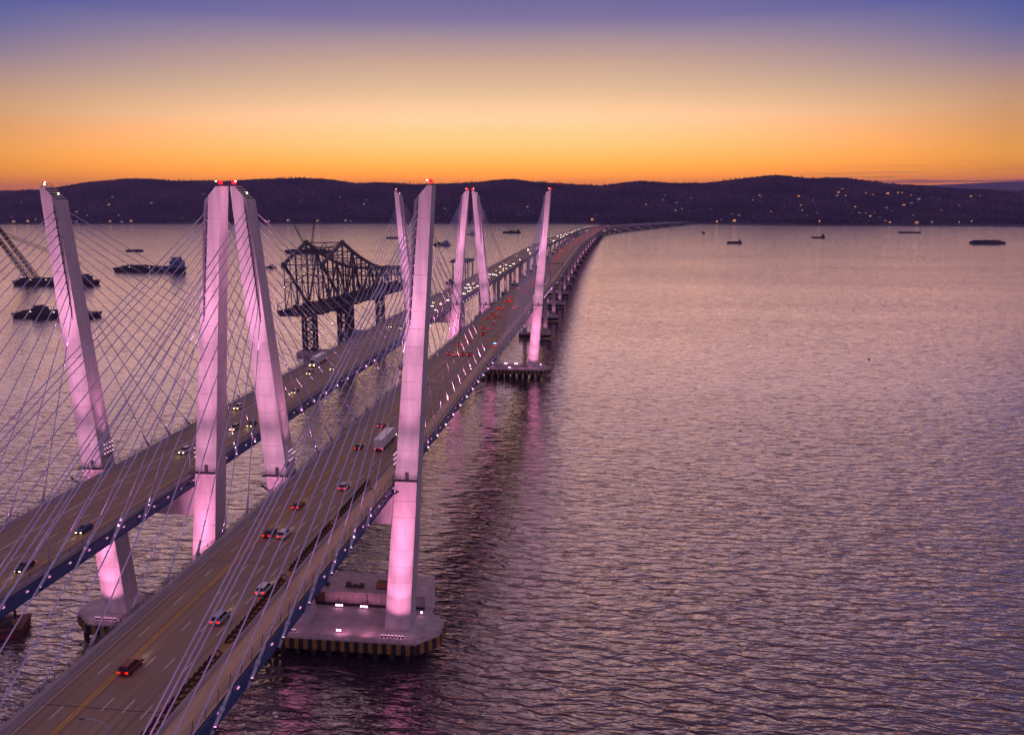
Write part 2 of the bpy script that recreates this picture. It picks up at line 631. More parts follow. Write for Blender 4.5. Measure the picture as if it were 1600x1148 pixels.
me.polygons.add(N * 2)
me.polygons.foreach_set('loop_start', (np.arange(N * 2) * 5).astype(np.int32))
me.polygons.foreach_set('loop_total', np.full(N * 2, 5, np.int32))
me.update(calc_edges=True)
me.validate()
BARK = bpy.data.materials.new('bare_tree_bark')
BARK.use_nodes = True
bn = BARK.node_tree
bb = bn.nodes['Principled BSDF']
bb.inputs['Roughness'].default_value = 0.95
bat = bn.nodes.new('ShaderNodeAttribute')
bat.attribute_name = 'tree_tint'
bn.links.new(bat.outputs['Color'], bb.inputs['Base Color'])
tint = me.attributes.new('tree_tint', 'FLOAT_COLOR', 'FACE')
tv = rng.uniform(0.35, 1.9, N) * (1 + 0.5 * np.sin(px * 0.009 + py * 0.004) * np.sin(py * 0.011))
tcol = np.stack([0.085 * tv * (0.8 + 0.5 * tt), 0.050 * tv, 0.060 * tv * (1.25 - 0.4 * tt), np.ones(N)], 1)
tint.data.foreach_set('color', np.repeat(tcol, 2, 0).ravel())
me.materials.append(BARK)
tag(link('wood', me), 'mass of bare winter trees covering the far ridge', 'wood', None, 'stuff')


def on_hill(u, v):
    d = ray(u, v)
    d = d / d[1]
    for y in np.arange(2950, 6200, 12.0):
        p = CAM + d * (y - CAM[1])
        if y > np.interp(p[0], SX, SY) and terrain(p[0], y) >= p[2]:
            return p[0], y, float(terrain(p[0], y))
    return None


HWALL = mat('house_wall', (0.20, 0.17, 0.19), 0.8)
HROOF = mat('house_roof', (0.05, 0.04, 0.05), 0.9)


def house_mesh(w, d, hgt, lit, nm):
    m = MB()
    m.box(-w / 2, w / 2, -d / 2, d / 2, -6, hgt, 0)
    m.add([(-w / 2 - .5, -d / 2 - .5, hgt), (w / 2 + .5, -d / 2 - .5, hgt), (w / 2 + .5, d / 2 + .5, hgt), (-w / 2 - .5, d / 2 + .5, hgt), (-w / 2 - .5, 0, hgt + 3.6), (w / 2 + .5, 0, hgt + 3.6)],
          [(0, 1, 5, 4), (2, 3, 4, 5), (1, 2, 5), (3, 0, 4), (0, 3, 2, 1)], 1)
    for (a, b, z0, z1) in ((-.38, -.18, .15, .4), (.08, .3, .15, .42), (-.3, -.08, .58, .82), (.15, .35, .6, .82)):
        m.box(a * w, b * w, -d / 2 - .15, -d / 2 + .1, z0 * hgt, z1 * hgt, 2)
    return m.mesh(nm, [HWALL, HROOF, lit])


HM = [house_mesh(12, 9, 7, WARMW, 'house'), house_mesh(15, 10, 6.5, COOLW, 'house'), house_mesh(11, 9, 8, ORANGEW, 'house'), house_mesh(22, 12, 9, WARMW, 'house')]
spots_h = [(1310, 302, 2), (1316, 298, 2), (1322, 307, 0), (1352, 303, 0), (1363, 305, 2), (1403, 303, 2), (1410, 303, 0), (1387, 304, 2), (1465, 312, 0), (1497, 310, 0), (1518, 309, 2),
           (1530, 308, 1), (1483, 309, 1), (1320, 317, 0), (1335, 326, 2), (1331, 334, 0), (1343, 334, 2), (1352, 335, 0), (1360, 335, 2), (1367, 334, 0), (1393, 333, 1), (1394, 330, 1),
           (1426, 338, 0), (1382, 348, 2), (1390, 349, 2), (1455, 349, 0), (1548, 335, 2), (1546, 341, 0), (1530, 338, 2), (1470, 331, 2), (1200, 330, 0), (1204, 333, 2), (1262, 339, 0),
           (1268, 341, 1), (1243, 314, 1), (1248, 309, 2), (1178, 342, 0), (1131, 289, 0), (1058, 318, 2), (1140, 340, 2), (1120, 348, 2), (1148, 347, 2), (1356, 347, 0), (1300, 348, 0),
           (1500, 349, 0), (1560, 347, 1), (1585, 349, 2), (1432, 350, 0), (1415, 344, 1), (1190, 309, 1), (1080, 312, 1), (1097, 335, 1), (1275, 335, 0), (1229, 345, 1), (1010, 341, 0), (1016, 337, 1),
           (885, 317, 1), (890, 316, 1), (825, 325, 0), (843, 342, 0), (700, 330, 1), (746, 313, 1), (925, 345, 2), (870, 345, 1), (812, 338, 0), (980, 343, 1), (1028, 345, 2),
           (532, 309, 0), (471, 315, 0), (466, 315, 1), (567, 315, 0), (572, 314, 1), (540, 346, 0), (535, 344, 2), (548, 347, 1), (486, 345, 1), (590, 343, 1), (612, 336, 1), (450, 346, 0),
           (170, 322, 0), (176, 309, 1), (178, 346, 0), (186, 345, 0), (172, 347, 0), (190, 348, 1), (184, 338, 1), (205, 347, 0), (266, 343, 2), (278, 342, 0), (285, 344, 2), (136, 337, 1),
           (55, 345, 0), (44, 347, 2), (22, 348, 0), (10, 346, 1), (303, 346, 1), (303, 295, 1), (318, 304, 1), (20, 341, 1), (92, 346, 1), (120, 347, 0), (240, 346, 1), (330, 347, 1), (420, 347, 0)]
for q in range(46):
    spots_h.append((random.uniform(1000, 1600), random.uniform(306, 349), random.choice([1, 1, 0, 2])))
for q in range(18):
    spots_h.append((random.uniform(0, 950), random.uniform(318, 348), random.choice([1, 1, 0])))
for u, v, k in spots_h:
    P = on_hill(u, v + 1.5)
    if P is None:
        continue
    sc = random.choice([0.55, 0.7, 0.85, 1.0, 1.2])
    o = link('house', HM[k], None, (P[0], P[1], P[2] + 5.0))
    o.scale = (sc, sc, sc)
    o.rotation_euler = (0, 0, math.atan2(42 - P[0], 216 + P[1]) * -1 * -1 + random.uniform(-.3, .3))
    zone = 'right half of the far hillside' if u > 1000 else ('middle of the far hillside' if u > 420 else 'left part of the far shore')
    kind_l = {0: 'small house with warm yellow lit windows', 1: 'small house with faint pale lit windows', 2: 'small house with bright orange lit windows'}[k]
    tag(o, kind_l + ' on the ' + zone, 'house', 'lit houses on the ' + zone + ', ' + {0: 'yellow', 1: 'pale', 2: 'orange'}[k])

# ------------------------------------------------------------------ bridge alignment
SMAX = 3350.0
_hs = np.interp(np.arange(-400, SMAX + 1, 5.0), [-400, 523, 620, 1000, 1400, 1550, 2200, 2420, 2620, 3400], [0, 0, -0.014, -0.016, 0.0, 0.010, 0.016, 0.03, 0.36, 0.42])
_px = np.zeros(len(_hs))
_py = np.zeros(len(_hs))
_py[0] = -400
for i in range(1, len(_hs)):
    _px[i] = _px[i - 1] + math.sin(_hs[i]) * 5
    _py[i] = _py[i - 1] + math.cos(_hs[i]) * 5
_ss = np.arange(-400, SMAX + 1, 5.0)


def deck_z(s):
    return float(np.interp(s, [-400, -157, 0, 183, 366, 523, 700, 1000, 1400, 2300, 2700, 3350], [46.5, 48.3, 48.5, 48.6, 48.3, 46.6, 44.6, 40.8, 35.2, 22.0, 16.5, 11.0]))


def road(s, d, dz=0.0):
    x, y, hd = np.interp(s, _ss, _px), np.interp(s, _ss, _py), np.interp(s, _ss, _hs)
    return Vector((x + d * math.cos(hd), y - d * math.sin(hd), deck_z(s) + dz))


def heading(s):
    return float(np.interp(s, _ss, _hs))


def on_road(u, v, dz=0.6):
    z = 48.5
    for _ in range(30):
        p = at_z(u, v, z + dz)
        s = p[1]
        z = 0.5 * z + 0.5 * deck_z(s)
    x0 = np.interp(p[1], _py, _px)
    return float(np.interp(p[1], _py, _ss)), float(p[0] - x0)


ST = list(np.arange(-300, 620, 20.0)) + list(np.arange(620, SMAX + 1, 45.0))


def sweep(prof, s0=-300, s1=SMAX, closed=True, step=None):
    ss = [s for s in (ST if step is None else np.arange(s0, s1, step)) if s0 < s < s1]
    ss = [s0] + ss + [s1]
    m = MB()
    n = len(prof)
    for s in ss:
        for d, dz in prof:
            m.v.append(tuple(road(s, d, dz)))
    for k in range(len(ss) - 1):
        for i in range(n if closed else n - 1):
            j = (i + 1) % n
            m.f.append((k * n + i, k * n + j, (k + 1) * n + j, (k + 1) * n + i))
    if closed:
        m.f.append(tuple(range(n)))
        m.f.append(tuple(range((len(ss) - 1) * n, len(ss) * n))[::-1])
    m.m = [0] * len(m.f)
    return m


def rect(d0, d1, z0, z1):
    return [(d0, z0), (d0, z1), (d1, z1), (d1, z0)]


DASH = MB().box(-.085, .085, -1.7, 1.7, 0, .006).mesh('lane_dash', WHITEP)


def dashes(parent, d, s0=-160, s1=366):
    s = s0
    while s < s1:
        o = link('lane_dash', DASH, parent, road(s, d, .012))
        s += 12.2
    m = MB()
    while s < 2500:
        a, b = road(s - 1.7, d, .012), road(s + 1.7, d, .012)
        m.add([(a.x - .08, a.y, a.z), (a.x + .08, a.y, a.z), (b.x + .08, b.y, b.z), (b.x - .08, b.y, b.z)], [(0, 1, 2, 3)])
        s += 12.2
    part('lane_dash', m, WHITEP, parent, kind='stuff')


# right-hand deck (traffic going away) with the shared path, left-hand deck (traffic coming)
RD = (-46.5, -18.0)
LD = (-100.9, -75.0)


def build_deck(name, label, D, left):
    d0, d1 = D
    root = tag(part(name, sweep(rect(d0 + .25, d1 - .25, -0.45, 0.0)), ROAD, None), label, None, None, 'structure')
    for side, d in ((-1, d0), (1, d1)):
        part('edge_girder', sweep([(d, -2.9), (d, -.15), (d + side * .22, -.15), (d + side * .22, -.55), (d + side * .05, -.6), (d + side * .05, -2.7), (d + side * .28, -2.75), (d + side * .28, -2.9)] if side > 0 else
                                  [(d, -.15), (d, -2.9), (d - .28, -2.9), (d - .28, -2.75), (d - .05, -2.7), (d - .05, -.6), (d - .22, -.55), (d - .22, -.15)]), BLUE, root)
    fb = MB()
    for s in np.arange(-160, 700, 6.0):
        a = road(s, d0 + .3)
        b = road(s, d1 - .3)
        fb.box(a.x, b.x, a.y - .25, a.y + .25, a.z - 2.2, a.z - .5)
    part('floor_beam', fb, BLUE, root, kind='stuff')
    return root


rdeck = build_deck('right_roadway', 'right-hand bridge deck whose traffic shows red tail lights', RD, False)
ldeck = build_deck('left_roadway', 'left-hand bridge deck whose traffic shows headlights', LD, True)


def jersey(d, w, hgt):
    return [(d - w / 2, 0), (d - w / 2, .12), (d - w * .22, hgt), (d + w * .22, hgt), (d + w / 2, .12), (d + w / 2, 0)]


def wall_thing(name, label, prof, matl, s0=-300, s1=SMAX):
    return tag(part(name, sweep(prof, s0, s1), matl, None), label, 'barrier')


# concrete parapets
wall_thing('concrete_barrier', 'grey concrete barrier along the inner edge of the right-hand roadway', [(-46.45, 0), (-46.45, 1.0), (-46.1, 1.12), (-45.35, 1.12), (-45.2, .3), (-45.05, 0)], BARR)
wall_thing('concrete_barrier', 'low concrete barrier between the right-hand roadway and the tan path', jersey(-23.1, .62, 0.85), BARR)
wall_thing('concrete_barrier', 'concrete barrier along the outer left edge of the left-hand roadway', [(-100.9, 0), (-100.9, 1.0), (-100.3, 1.1), (-99.9, 1.1), (-99.75, .3), (-99.6, 0)], BARR)
wall_thing('concrete_barrier', 'concrete barrier along the inner edge of the left-hand roadway', [(-76.3, 0), (-76.1, .3), (-75.95, 1.0), (-75.3, 1.0), (-75.05, .9), (-75.05, 0)], BARR)
# tan shared path
tag(part('path', sweep(rect(-22.75, -18.1, .002, .10)), PATH, None), 'tan shared path along the right edge of the right-hand deck', None, None, 'structure')
# road paint
for nm, dk, d, w, mt in (('edge_line', rdeck, -44.5, .14, WHITEP), ('yellow_line', rdeck, -38.85, .22, YELP), ('yellow_line', rdeck, -38.3, .22, YELP), ('edge_line', rdeck, -24.6, .16, YELP),
                         ('edge_line', ldeck, -98.4, .12, WHITEP), ('white_line', ldeck, -92.9, .24, WHITEP), ('yellow_line', ldeck, -79.0, .24, YELP)):
    part(nm, sweep([(d - w / 2, .012), (d + w / 2, .012)], closed=False), mt, dk)
TANW = mat('yellowed_shoulder', (0.29, 0.20, 0.10), 0.8, vary=0.3, scale=0.3, stretch=(1, 0.1, 1))
TRACK = mat('tyre_track', (0.255, 0.182, 0.118), 0.7, vary=0.22, scale=0.25, stretch=(1, 0.06, 1))
for dk, lanes in ((rdeck, (-43.2, -36.8, -33.2, -29.7, -26.4)), (ldeck, (-95.7, -91.4, -88.2, -84.6, -80.9))):
    for ln in lanes:
        for q in (-.85, .85):
            part('tyre_track', sweep([(ln + q - .3, .004), (ln + q + .3, .004)], closed=False), TRACK, dk)
part('worn_strip', sweep([(-39.5, .007), (-37.7, .007)], closed=False), TANW, rdeck)
part('shoulder', sweep([(-25.4, .006), (-23.4, .006)], closed=False), TANW, rdeck)
JNT = mat('joint_steel', (0.06, 0.05, 0.05), 0.6)
for dk, D in ((rdeck, (-45.1, -23.5)), (ldeck, (-99.6, -76.4))):
    for s in (-157, -105, -52, 3, 61, 122, 183, 244, 305, 366, 420, 475, 523):
        a_ = road(s, D[0], .009)
        part('expansion_joint', MB().add([(a_.x, a_.y - .11, a_.z), (a_.x + D[1] - D[0], a_.y - .11, a_.z), (a_.x + D[1] - D[0], a_.y + .11, a_.z), (a_.x, a_.y + .11, a_.z)], [(0, 1, 2, 3)]), JNT, dk)
for d in (-41.5, -35.0, -31.5, -27.9):
    dashes(rdeck, d, -158 + random.uniform(0, 6))
for d in (-90.0, -86.4, -82.8):
    dashes(ldeck, d, -158 + random.uniform(0, 6))


# railings on the deck edges
def railing(label, d, hgt, lean, s0, s1, step, zb):
    root = thing('railing', label, 'railing', road(s0, d, zb))
    o0 = Vector(road(s0, d, zb))
    pm = MB().beam((0, 0, 0), (lean, 0, hgt), .10).mesh('post', RAILM)
    far = MB()
    s = s0
    while s < s1:
        p = road(s, d, zb)
        if s < 190:
            link('post', pm, root, p - o0)
        else:
            q = p - o0
            far.beam(q, q + Vector((lean, 0, hgt)), .09)
        s += step
    if far.v:
        part('post', far, RAILM, root, kind='stuff')
    for fr in (.25, .45, .65, .97):
        m = sweep([(d + lean * fr - .03, zb + hgt * fr - .03), (d + lean * fr - .03, zb + hgt * fr + .03), (d + lean * fr + .03, zb + hgt * fr + .03), (d + lean * fr + .03, zb + hgt * fr - .03)], s0, s1)
        m.v = [(a - o0.x, b - o0.y, c - o0.z) for a, b, c in m.v]
        part('rail', m, RAILM, root)


railing('tall thin-posted railing along the outer edge of the tan path', -18.2, 2.4, .35, -200, 1500, 4.1, .1)
railing('low steel railing on the barrier along the inner edge of the right-hand deck', -46.3, .9, -.1, -200, 1300, 3.7, 1.05)
railing('low steel railing on the outer left barrier of the left-hand deck', -100.7, 1.2, -.15, -200, 1300, 3.9, 1.02)
railing('steel railing above the blue girder on the inner edge of the left-hand deck', -75.2, 1.1, .15, -200, 1300, 4.3, .95)

# row of rusty triangular frames between the path and the traffic
root = thing('rusty_barrier', 'low rusty barrier of triangular steel frames beside the tan path', 'barrier', road(-140, -24.2))
o0 = Vector(road(-140, -24.2))
fm = MB()
for sx in (-.85, .85):
    fm.beam((sx, -.7, 0), (sx * .5, 0, 1.25), .17)
    fm.beam((sx, .7, 0), (sx * .5, 0, 1.25), .17)
    fm.beam((sx, -.7, .08), (sx, .7, .08), .17)
fm.beam((-.42, 0, 1.25), (.42, 0, 1.25), .18)
fm.beam((-.85, -.7, .08), (.85, .7, .08), .16)
fmesh = fm.mesh('triangular_frame', RUSTDK)
m = sweep(rect(-25.3, -23.5, .02, .09), -140, 2, step=10)
m.v = [(a - o0.x, b - o0.y, c - o0.z) for a, b, c in m.v]
part('base_plate', m, RUST, root)
s = -139.0
k = 0
while s < 1:
    if k % 17 not in (13, 14):
        link('triangular_frame', fmesh, root, Vector(road(s, -24.3, .09)) - o0)
    s += 1.72
    k += 1

# ------------------------------------------------------------------ pylons
ZT, ZL, ZB = 128.0, 124.27, 6.04
LEGS = {'A': (-1, -113.36, 8.14), 'B': (1, -62.10, 9.41), 'C': (-1, -59.38, 8.83), 'D': (1, -5.52, 8.70)}


def outer(k, z):
    sg, xo, ln = LEGS[k]
    return xo - sg * ln * (ZT - z) / (ZT - ZB)


def width(z):
    return 4.36 + 2.815 * (ZL - z) / (ZL - ZB)


def inner(k, z):
    return outer(k, z) - LEGS[k][0] * width(z)


def depth(z):
    return 4.98 + 1.9 * (ZL - z) / (ZL - ZB)


def leg_ring(k, z, inset=0.0):
    a, b = sorted((inner(k, z), outer(k, z)))
    return [(a + inset, inset, z), (b - inset, inset, z), (b - inset, depth(z) - inset, z), (a + inset, depth(z) - inset, z)]


def shift(mb, o):
    mb.v = [(a - o[0], b - o[1], c - o[2]) for a, b, c in mb.v]
    return mb


def top_block(k, z0, inset=0.0):
    sg = LEGS[k][0]
    zt, zl = ZT - inset, ZL - inset
    xo0, xi0 = outer(k, z0) - sg * inset, inner(k, z0) + sg * inset
    xo1, xf, xi1 = outer(k, zt) - sg * inset, outer(k, zt) - sg * 1.15, inner(k, zl) + sg * inset
    prof = [(xi0, z0), (xo0, z0), (xo1, zt), (xf, zt), (xi1, zl)]
    y0, y1 = inset, depth(ZL) - inset
    vs = [(x, y0, z) for x, z in prof] + [(x, y1, z) for x, z in prof]
    fs = [(0, 1, 2, 3, 4), (9, 8, 7, 6, 5)] + [(i, 5 + i, 5 + (i + 1) % 5, (i + 1) % 5) for i in range(5)]
    if sg < 0:
        fs = [tuple(reversed(f)) for f in fs]
    return MB().add(vs, fs)


def cable_z(i):
    return 121.6 - 1.95 * i - 0.055 * i * i


def build_pylon(keys, label):
    cx = 0.5 * (outer(keys[0], ZB) + outer(keys[1], ZB))
    o = Vector((cx, 0, ZB))
    root = thing('pylon', label, 'bridge pylon', o)
    for k in keys:
        sg = LEGS[k][0]
        core = MB().hexa(leg_ring(k, ZB, .09) + leg_ring(k, ZL - 2.0, .09))
        leg = part('leg', shift(core, o), CORE, root)
        zs = list(np.arange(ZB, 119.0, 4.72)) + [119.6]
        for a, b in zip(zs[:-1], zs[1:]):
            part('concrete_lift', shift(MB().hexa(leg_ring(k, a + .03) + leg_ring(k, b - .03)), o), CONC, leg)
        part('concrete_lift', shift(top_block(k, 119.6 + .045), o), CONC, leg)
        # dark strips set proud, painting the shade of the anchor slots, front and back
        for yf, nm in ((-0.02, 'anchor_slot_shade'), (None, 'anchor_slot_shade')):
            m = MB()
            for za, zb in ((92.0, 123.2),):
                pts = []
                for z in (za, zb):
                    xa = inner(k, z) + sg * .195 * width(z)
                    xb = inner(k, z) + sg * .245 * width(z)
                    xa, xb = sorted((xa, xb))
                    if yf is not None:
                        pts += [(xa, -.03, z), (xb, -.03, z), (xb, .2, z), (xa, .2, z)]
                    else:
                        D = depth(z)
                        pts += [(xa, D - .2, z), (xb, D - .2, z), (xb, D + .03, z), (xa, D + .03, z)]
                m.hexa(pts)
            part(nm, shift(m, o), SLOT_SHADE, leg)
        for i in range(12):
            z = cable_z(i)
            xg = inner(k, z) + sg * .22 * width(z)
            part('anchor_socket', shift(MB().tube((xg, .1, z + .1), (xg, -.45, z - .3), .22, 8), o), RAILM, leg)
        # balcony at deck level
        zb = 49.9
        a, b = sorted((inner(k, zb), outer(k, zb)))
        bal = part('balcony', shift(MB().box(a - .5, b + .3, -1.5, -.02, zb - .18, zb), o), STEEL, root)
        m = MB()
        for x in np.linspace(a - .45, b + .25, 7):
            m.beam((x, -1.45, zb), (x, -1.45, zb + 1.15), .06)
        for zz in (.55, 1.15):
            m.beam((a - .45, -1.45, zb + zz), (b + .25, -1.45, zb + zz), .06)
            m.beam((a - .45, -1.45, zb + zz), (a - .45, 0, zb + zz), .06)
            m.beam((b + .25, -1.45, zb + zz), (b + .25, 0, zb + zz), .06)
        part('guard_rail', shift(m, o), STEEL, bal)
        xm = .55 * b + .45 * a
        part('door', shift(MB().box(xm - .5, xm + .5, -.09, .05, zb, zb + 2.1), o), STEEL, bal)
        for x in (a + .5, .5 * (a + b), b - .6):
            part('strip_lamp', shift(MB().beam((x, -.5, zb - .35), (x + .3, -.12, zb - 1.6), .10), o), PINKD, bal)
        # lamp rack beside the inner face
        xi = inner(k, 55)
        m, es = MB(), []
        for yy in (1.2, 2.5, 3.8, 5.0):
            x = xi - sg * .9
            m.beam((x, yy, 52.6), (x, yy, 57.4), .14)
            for zz in (53.6, 54.9, 56.2):
                es.append(MB().box(x - .13, x + .13, yy - .12, yy + .14, zz, zz + .26))
        m.beam((xi - sg * .9, .8, 52.6), (xi - sg * .9, 5.4, 52.6), .18)
        m.beam((xi - sg * .9, 1.2, 52.7), (xi + sg * .3, 1.2, 52.7), .18)
        m.beam((xi - sg * .9, 5.0, 52.7), (xi + sg * .3, 5.0, 52.7), .18)
        rk = part('lamp_rack', shift(m, o), STEEL, root)
        for e in es:
            part('flood_lamp', shift(e, o), RACKL, rk)
        # sloped top: platform, ladder, beacon masts
        sl = MB()
        for t in (.12, .3, .48, .66, .84):
            x = (outer(k, ZT) - sg * 1.15) * (1 - t) + inner(k, ZL) * t
            z = ZT * (1 - t) + ZL * t
            sl.box(x - .3, x + .3, .25, 4.7, z - .1, z + .12)
        sl.box(min(outer(k, ZT), outer(k, ZT) - sg * 1.1) + .05, max(outer(k, ZT), outer(k, ZT) - sg * 1.1) - .05, .1, 4.8, ZT - .05, ZT + .10)
        tp = part('top_platform', shift(sl, o), OLIVE, root)
        m = MB()
        xt = outer(k, ZT) - sg * .55
        for yy in (.5, 2.4, 4.4):
            m.beam((xt, yy, ZT), (xt, yy, ZT + 1.0), .07)
        m.beam((xt, .5, ZT + 1.0), (xt, 4.4, ZT + 1.0), .06)
        m.beam((xt, .7, ZT), (xt, .7, ZT + 1.8), .06)
        part('mast', shift(m, o), STEEL, tp)
        part('beacon', shift(MB().tube((xt, 1.4, ZT + .55), (xt, 1.4, ZT + (.85 if k == 'A' else 1.45)), .22 if k == 'A' else .48, 10), o), WHITEL if k == 'A' else REDL, tp)
        part('work_lamp', shift(MB().tube((xt - sg * .8, .6, ZT + 1.1), (xt - sg * .8, .6, ZT + 1.35), .18, 8), o), WHITEL, tp)
        xs_ = .35 * outer(k, ZT) + .65 * inner(k, ZL)
        part('work_lamp', shift(MB().tube((xs_, 3.4, 126.1), (xs_, 3.4, 126.4), .22, 8), o), WHITEL, tp)
        # floods: base of the leg from the pile cap, upper leg from added deck-edge arms and from the rack
        xf = .5 * (inner(k, 30) + outer(k, 30))
        L = lambda p: Vector(p) - o
        mid = lambda z: .5 * (inner(k, z) + outer(k, z))
        for (za, ang, w_) in ((20, 80, 45), (28, 50, 130), (40, 30, 200), (50, 30, 500), (50, 16, 1200)):
            spot(root, L((mid(8), -6.2, 7.2)), L((mid(za), 0, za)), w_ * 235, ang)
        for (za, ang, w_) in ((56, 100, 60), (64, 64, 95), (72, 24, 220), (90, 36, 700), (105, 26, 1200), (122, 16, 6000)):
            spot(root, L((mid(50), -9.0, 50.5)), L((mid(za), 0, za)), w_ * 66 * (1.0 if za < 100 else 1.6), ang, (1.0, 0.40, 0.66))
        dk = {'A': LD[0], 'B': LD[1], 'C': RD[0], 'D': RD[1]}[k]
        m = MB().beam((dk, -9.0, 47.6), (mid(50), -9.0, 49.6), .22)
        m.beam((dk, -9.0, 46.2), (mid(50), -9.0, 49.5), .14)
        ar = part('added_lamp_arm', shift(m, o), STEEL, root)  # arm and box added to carry the upper spots clear of the leg
        part('added_lamp_box', shift(MB().box(mid(50) - .4, mid(50) + .4, -9.2, -8.85, 49.6, 50.0), o), STEEL, ar)
        spot(root, L((xi - sg * 3.2, 3.2, 55.5)), L((inner(k, 84), 3.2, 84)), 5200, 66)
        spot(root, L((xi - sg * 3.2, 3.2, 55.5)), L((inner(k, 108), 3.0, 108)), 30000, 36)
    # cross beam under the deck
    za, zb2 = 36.9, 45.2
    a, b = inner(keys[0], za), inner(keys[1], za)
    a2, b2 = inner(keys[0], zb2), inner(keys[1], zb2)
    part('cross_beam', shift(MB().hexa([(a - .4, .5, za), (b + .4, .5, za), (b + .4, 5.6, za), (a - .4, 5.6, za), (a2 - .4, .5, zb2), (b2 + .4, .5, zb2), (b2 + .4, 5.6, zb2), (a2 - .4, 5.6, zb2)]), o), CONC, root)
    return root


def build_cap(x0, x1, label, group):
    o = Vector((.5 * (x0 + x1), 3.4, 0))
    poly = [(x0 + 7, -6.6), (x1 - 5.5, -6.6), (x1, -.6), (x1, 6.6), (x1 - 5.5, 12.2), (x0 + 7, 12.2), (x0, 6.6), (x0, -.6)]
    root = thing('pile_cap', label, 'pile cap', o)
    part('slab', shift(MB().prism(poly, 3.0, ZB), o), CAPC, root)
    n = len(poly)
    for i in range(n):
        a, b = Vector((*poly[i], 0)), Vector((*poly[(i + 1) % n], 0))
        L = (b - a).length
        d = (b - a).normalized()
        nn = Vector((d.y, -d.x, 0))
        cnt = max(2, int(round(L / 1.32)))
        for q in range(cnt):
            p0, p1 = a + d * (L * (q + .04) / cnt), a + d * (L * (q + .96) / cnt)
            t = .38 if q % 2 else .30
            part('fender_panel', shift(MB().hexa([tuple(p0) [:2] + (2.7,), tuple(p1)[:2] + (2.7,), tuple(p1 + nn * t)[:2] + (2.7,), tuple(p0 + nn * t)[:2] + (2.7,),
                                                  tuple(p0)[:2] + (5.55,), tuple(p1)[:2] + (5.55,), tuple(p1 + nn * t)[:2] + (5.55,), tuple(p0 + nn * t)[:2] + (5.55,)]), o),
                 FYEL if q % 2 else FBLK, root)
    pl = MB()
    for x in np.arange(x0 + 5, x1 - 4, 4.4):
        for y in (-4.5, 1.0, 6.5, 12.0):
            pl.tube((x, y, -3), (x, y, 3.0), .75, 8)
    part('pile', pl.__class__.mesh and shift(pl, o), PILE, root, kind='stuff')
    rl = MB()
    for i in range(n):
        a, b = Vector((*poly[i], ZB)), Vector((*poly[(i + 1) % n], ZB))
        cnt = max(2, int((b - a).length / 2.2))
        for q in range(cnt):
            p = a.lerp(b, q / cnt)
            rl.beam(p, p + Vector((0, 0, 1.1)), .05)
        for zz in (.55, 1.1):
            rl.beam(a + Vector((0, 0, zz)), b + Vector((0, 0, zz)), .04)
    part('guard_rail', shift(rl, o), STEEL, root)
    return root, o


def lamp_row(root, o, xc, y, n, facing, step=.95):
    for q in range(n):
        x = xc + (q - (n - 1) / 2) * step
        st = part('lamp_stand', shift(MB().beam((x, y, ZB), (x, y, ZB + .55), .10).box(x - .30, x + .30, y - .3 * facing - .05, y - .3 * facing + .05, ZB + .5, ZB + 1.1), o), STEEL, root)
        part('flood_lamp', shift(MB().box(x - .27, x + .27, y - .3 * facing + .06 * facing - .02, y - .3 * facing + .06 * facing + .02, ZB + .66, ZB + 1.12), o), PINKL, st)


CAPS = {}
pyl_l = build_pylon('AB', 'nearer pink-lit concrete pylon pair straddling the left-hand roadway')
pyl_r = build_pylon('CD', 'nearer pink-lit concrete pylon pair straddling the right-hand roadway')
for (x0, x1, keys, lab) in ((-113.2, -62.6, 'AB', 'left pile cap with yellow and black fender under the nearer left pylon'),
                            (-58.6, -5.6, 'CD', 'right pile cap with yellow and black fender under the nearer right pylon')):
    root, o = build_cap(x0, x1, lab, None)
    for k in keys:
        xm = .5 * (inner(k, ZB) + outer(k, ZB))
        lamp_row(root, o, xm, -4.6, 7 if k in 'AD' else 4, 1)
    # lamps facing the camera, behind and between the legs
    for (x, y, nn) in ((inner(keys[0], ZB) + 9.5, -3.2, 2), (inner(keys[0], ZB) + 4.5, 11.0, 3), (inner(keys[1], ZB) - 10, 11.0, 3), (outer(keys[1], ZB) + 1.2, 9.5, 1)):
        for q in range(nn):
            st = part('lamp_stand', shift(MB().beam((x + q * .8, y, ZB), (x + q * .8, y, ZB + .6), .12).box(x + q * .8 - .3, x + q * .8 + .3, y - .05, y + .15, ZB + .5, ZB + 1.15), o), STEEL, root)
            part('flood_lamp', shift(MB().box(x + q * .8 - .27, x + q * .8 + .27, y - .12, y - .06, ZB + .55, ZB + 1.1), o), PINKL, st)
    for xx in (inner(keys[0], ZB) + 11, inner(keys[1], ZB) - 4):
        spot(root, Vector((xx, -5.4, ZB + 2.6)) - o, Vector((xx, 4.0, ZB)) - o, 420, 150)
    for xx in (inner(keys[0], ZB) + 6, inner(keys[1], ZB) - 8):
        spot(root, Vector((xx, 4.0, ZB + 1.2)) - o, Vector((xx, 14.0, 10.5)) - o, 900, 84)
    CAPS[keys] = root
for keys, py, lab1, lab2 in (('AB', pyl_l, 'farther pink-lit pylon pair straddling the left-hand roadway, red beacons on top', 'pile cap under the farther left pylon, mostly behind the decks'),
                             ('CD', pyl_r, 'farther pink-lit pylon pair straddling the right-hand roadway, red beacons on top', 'pile cap with striped fender under the farther right pylon')):
    c = copy_tree(py)
    c.location.y += 366
    c['label'] = lab1
    for ch in c.children_recursive:
        if ch.name.startswith('beacon') and ch.data.materials[0] == WHITEL:
            ch.data = ch.data.copy()
            ch.data.materials[0] = REDL
    c = copy_tree(CAPS[keys])
    c.location.y += 366
    c['label'] = lab2

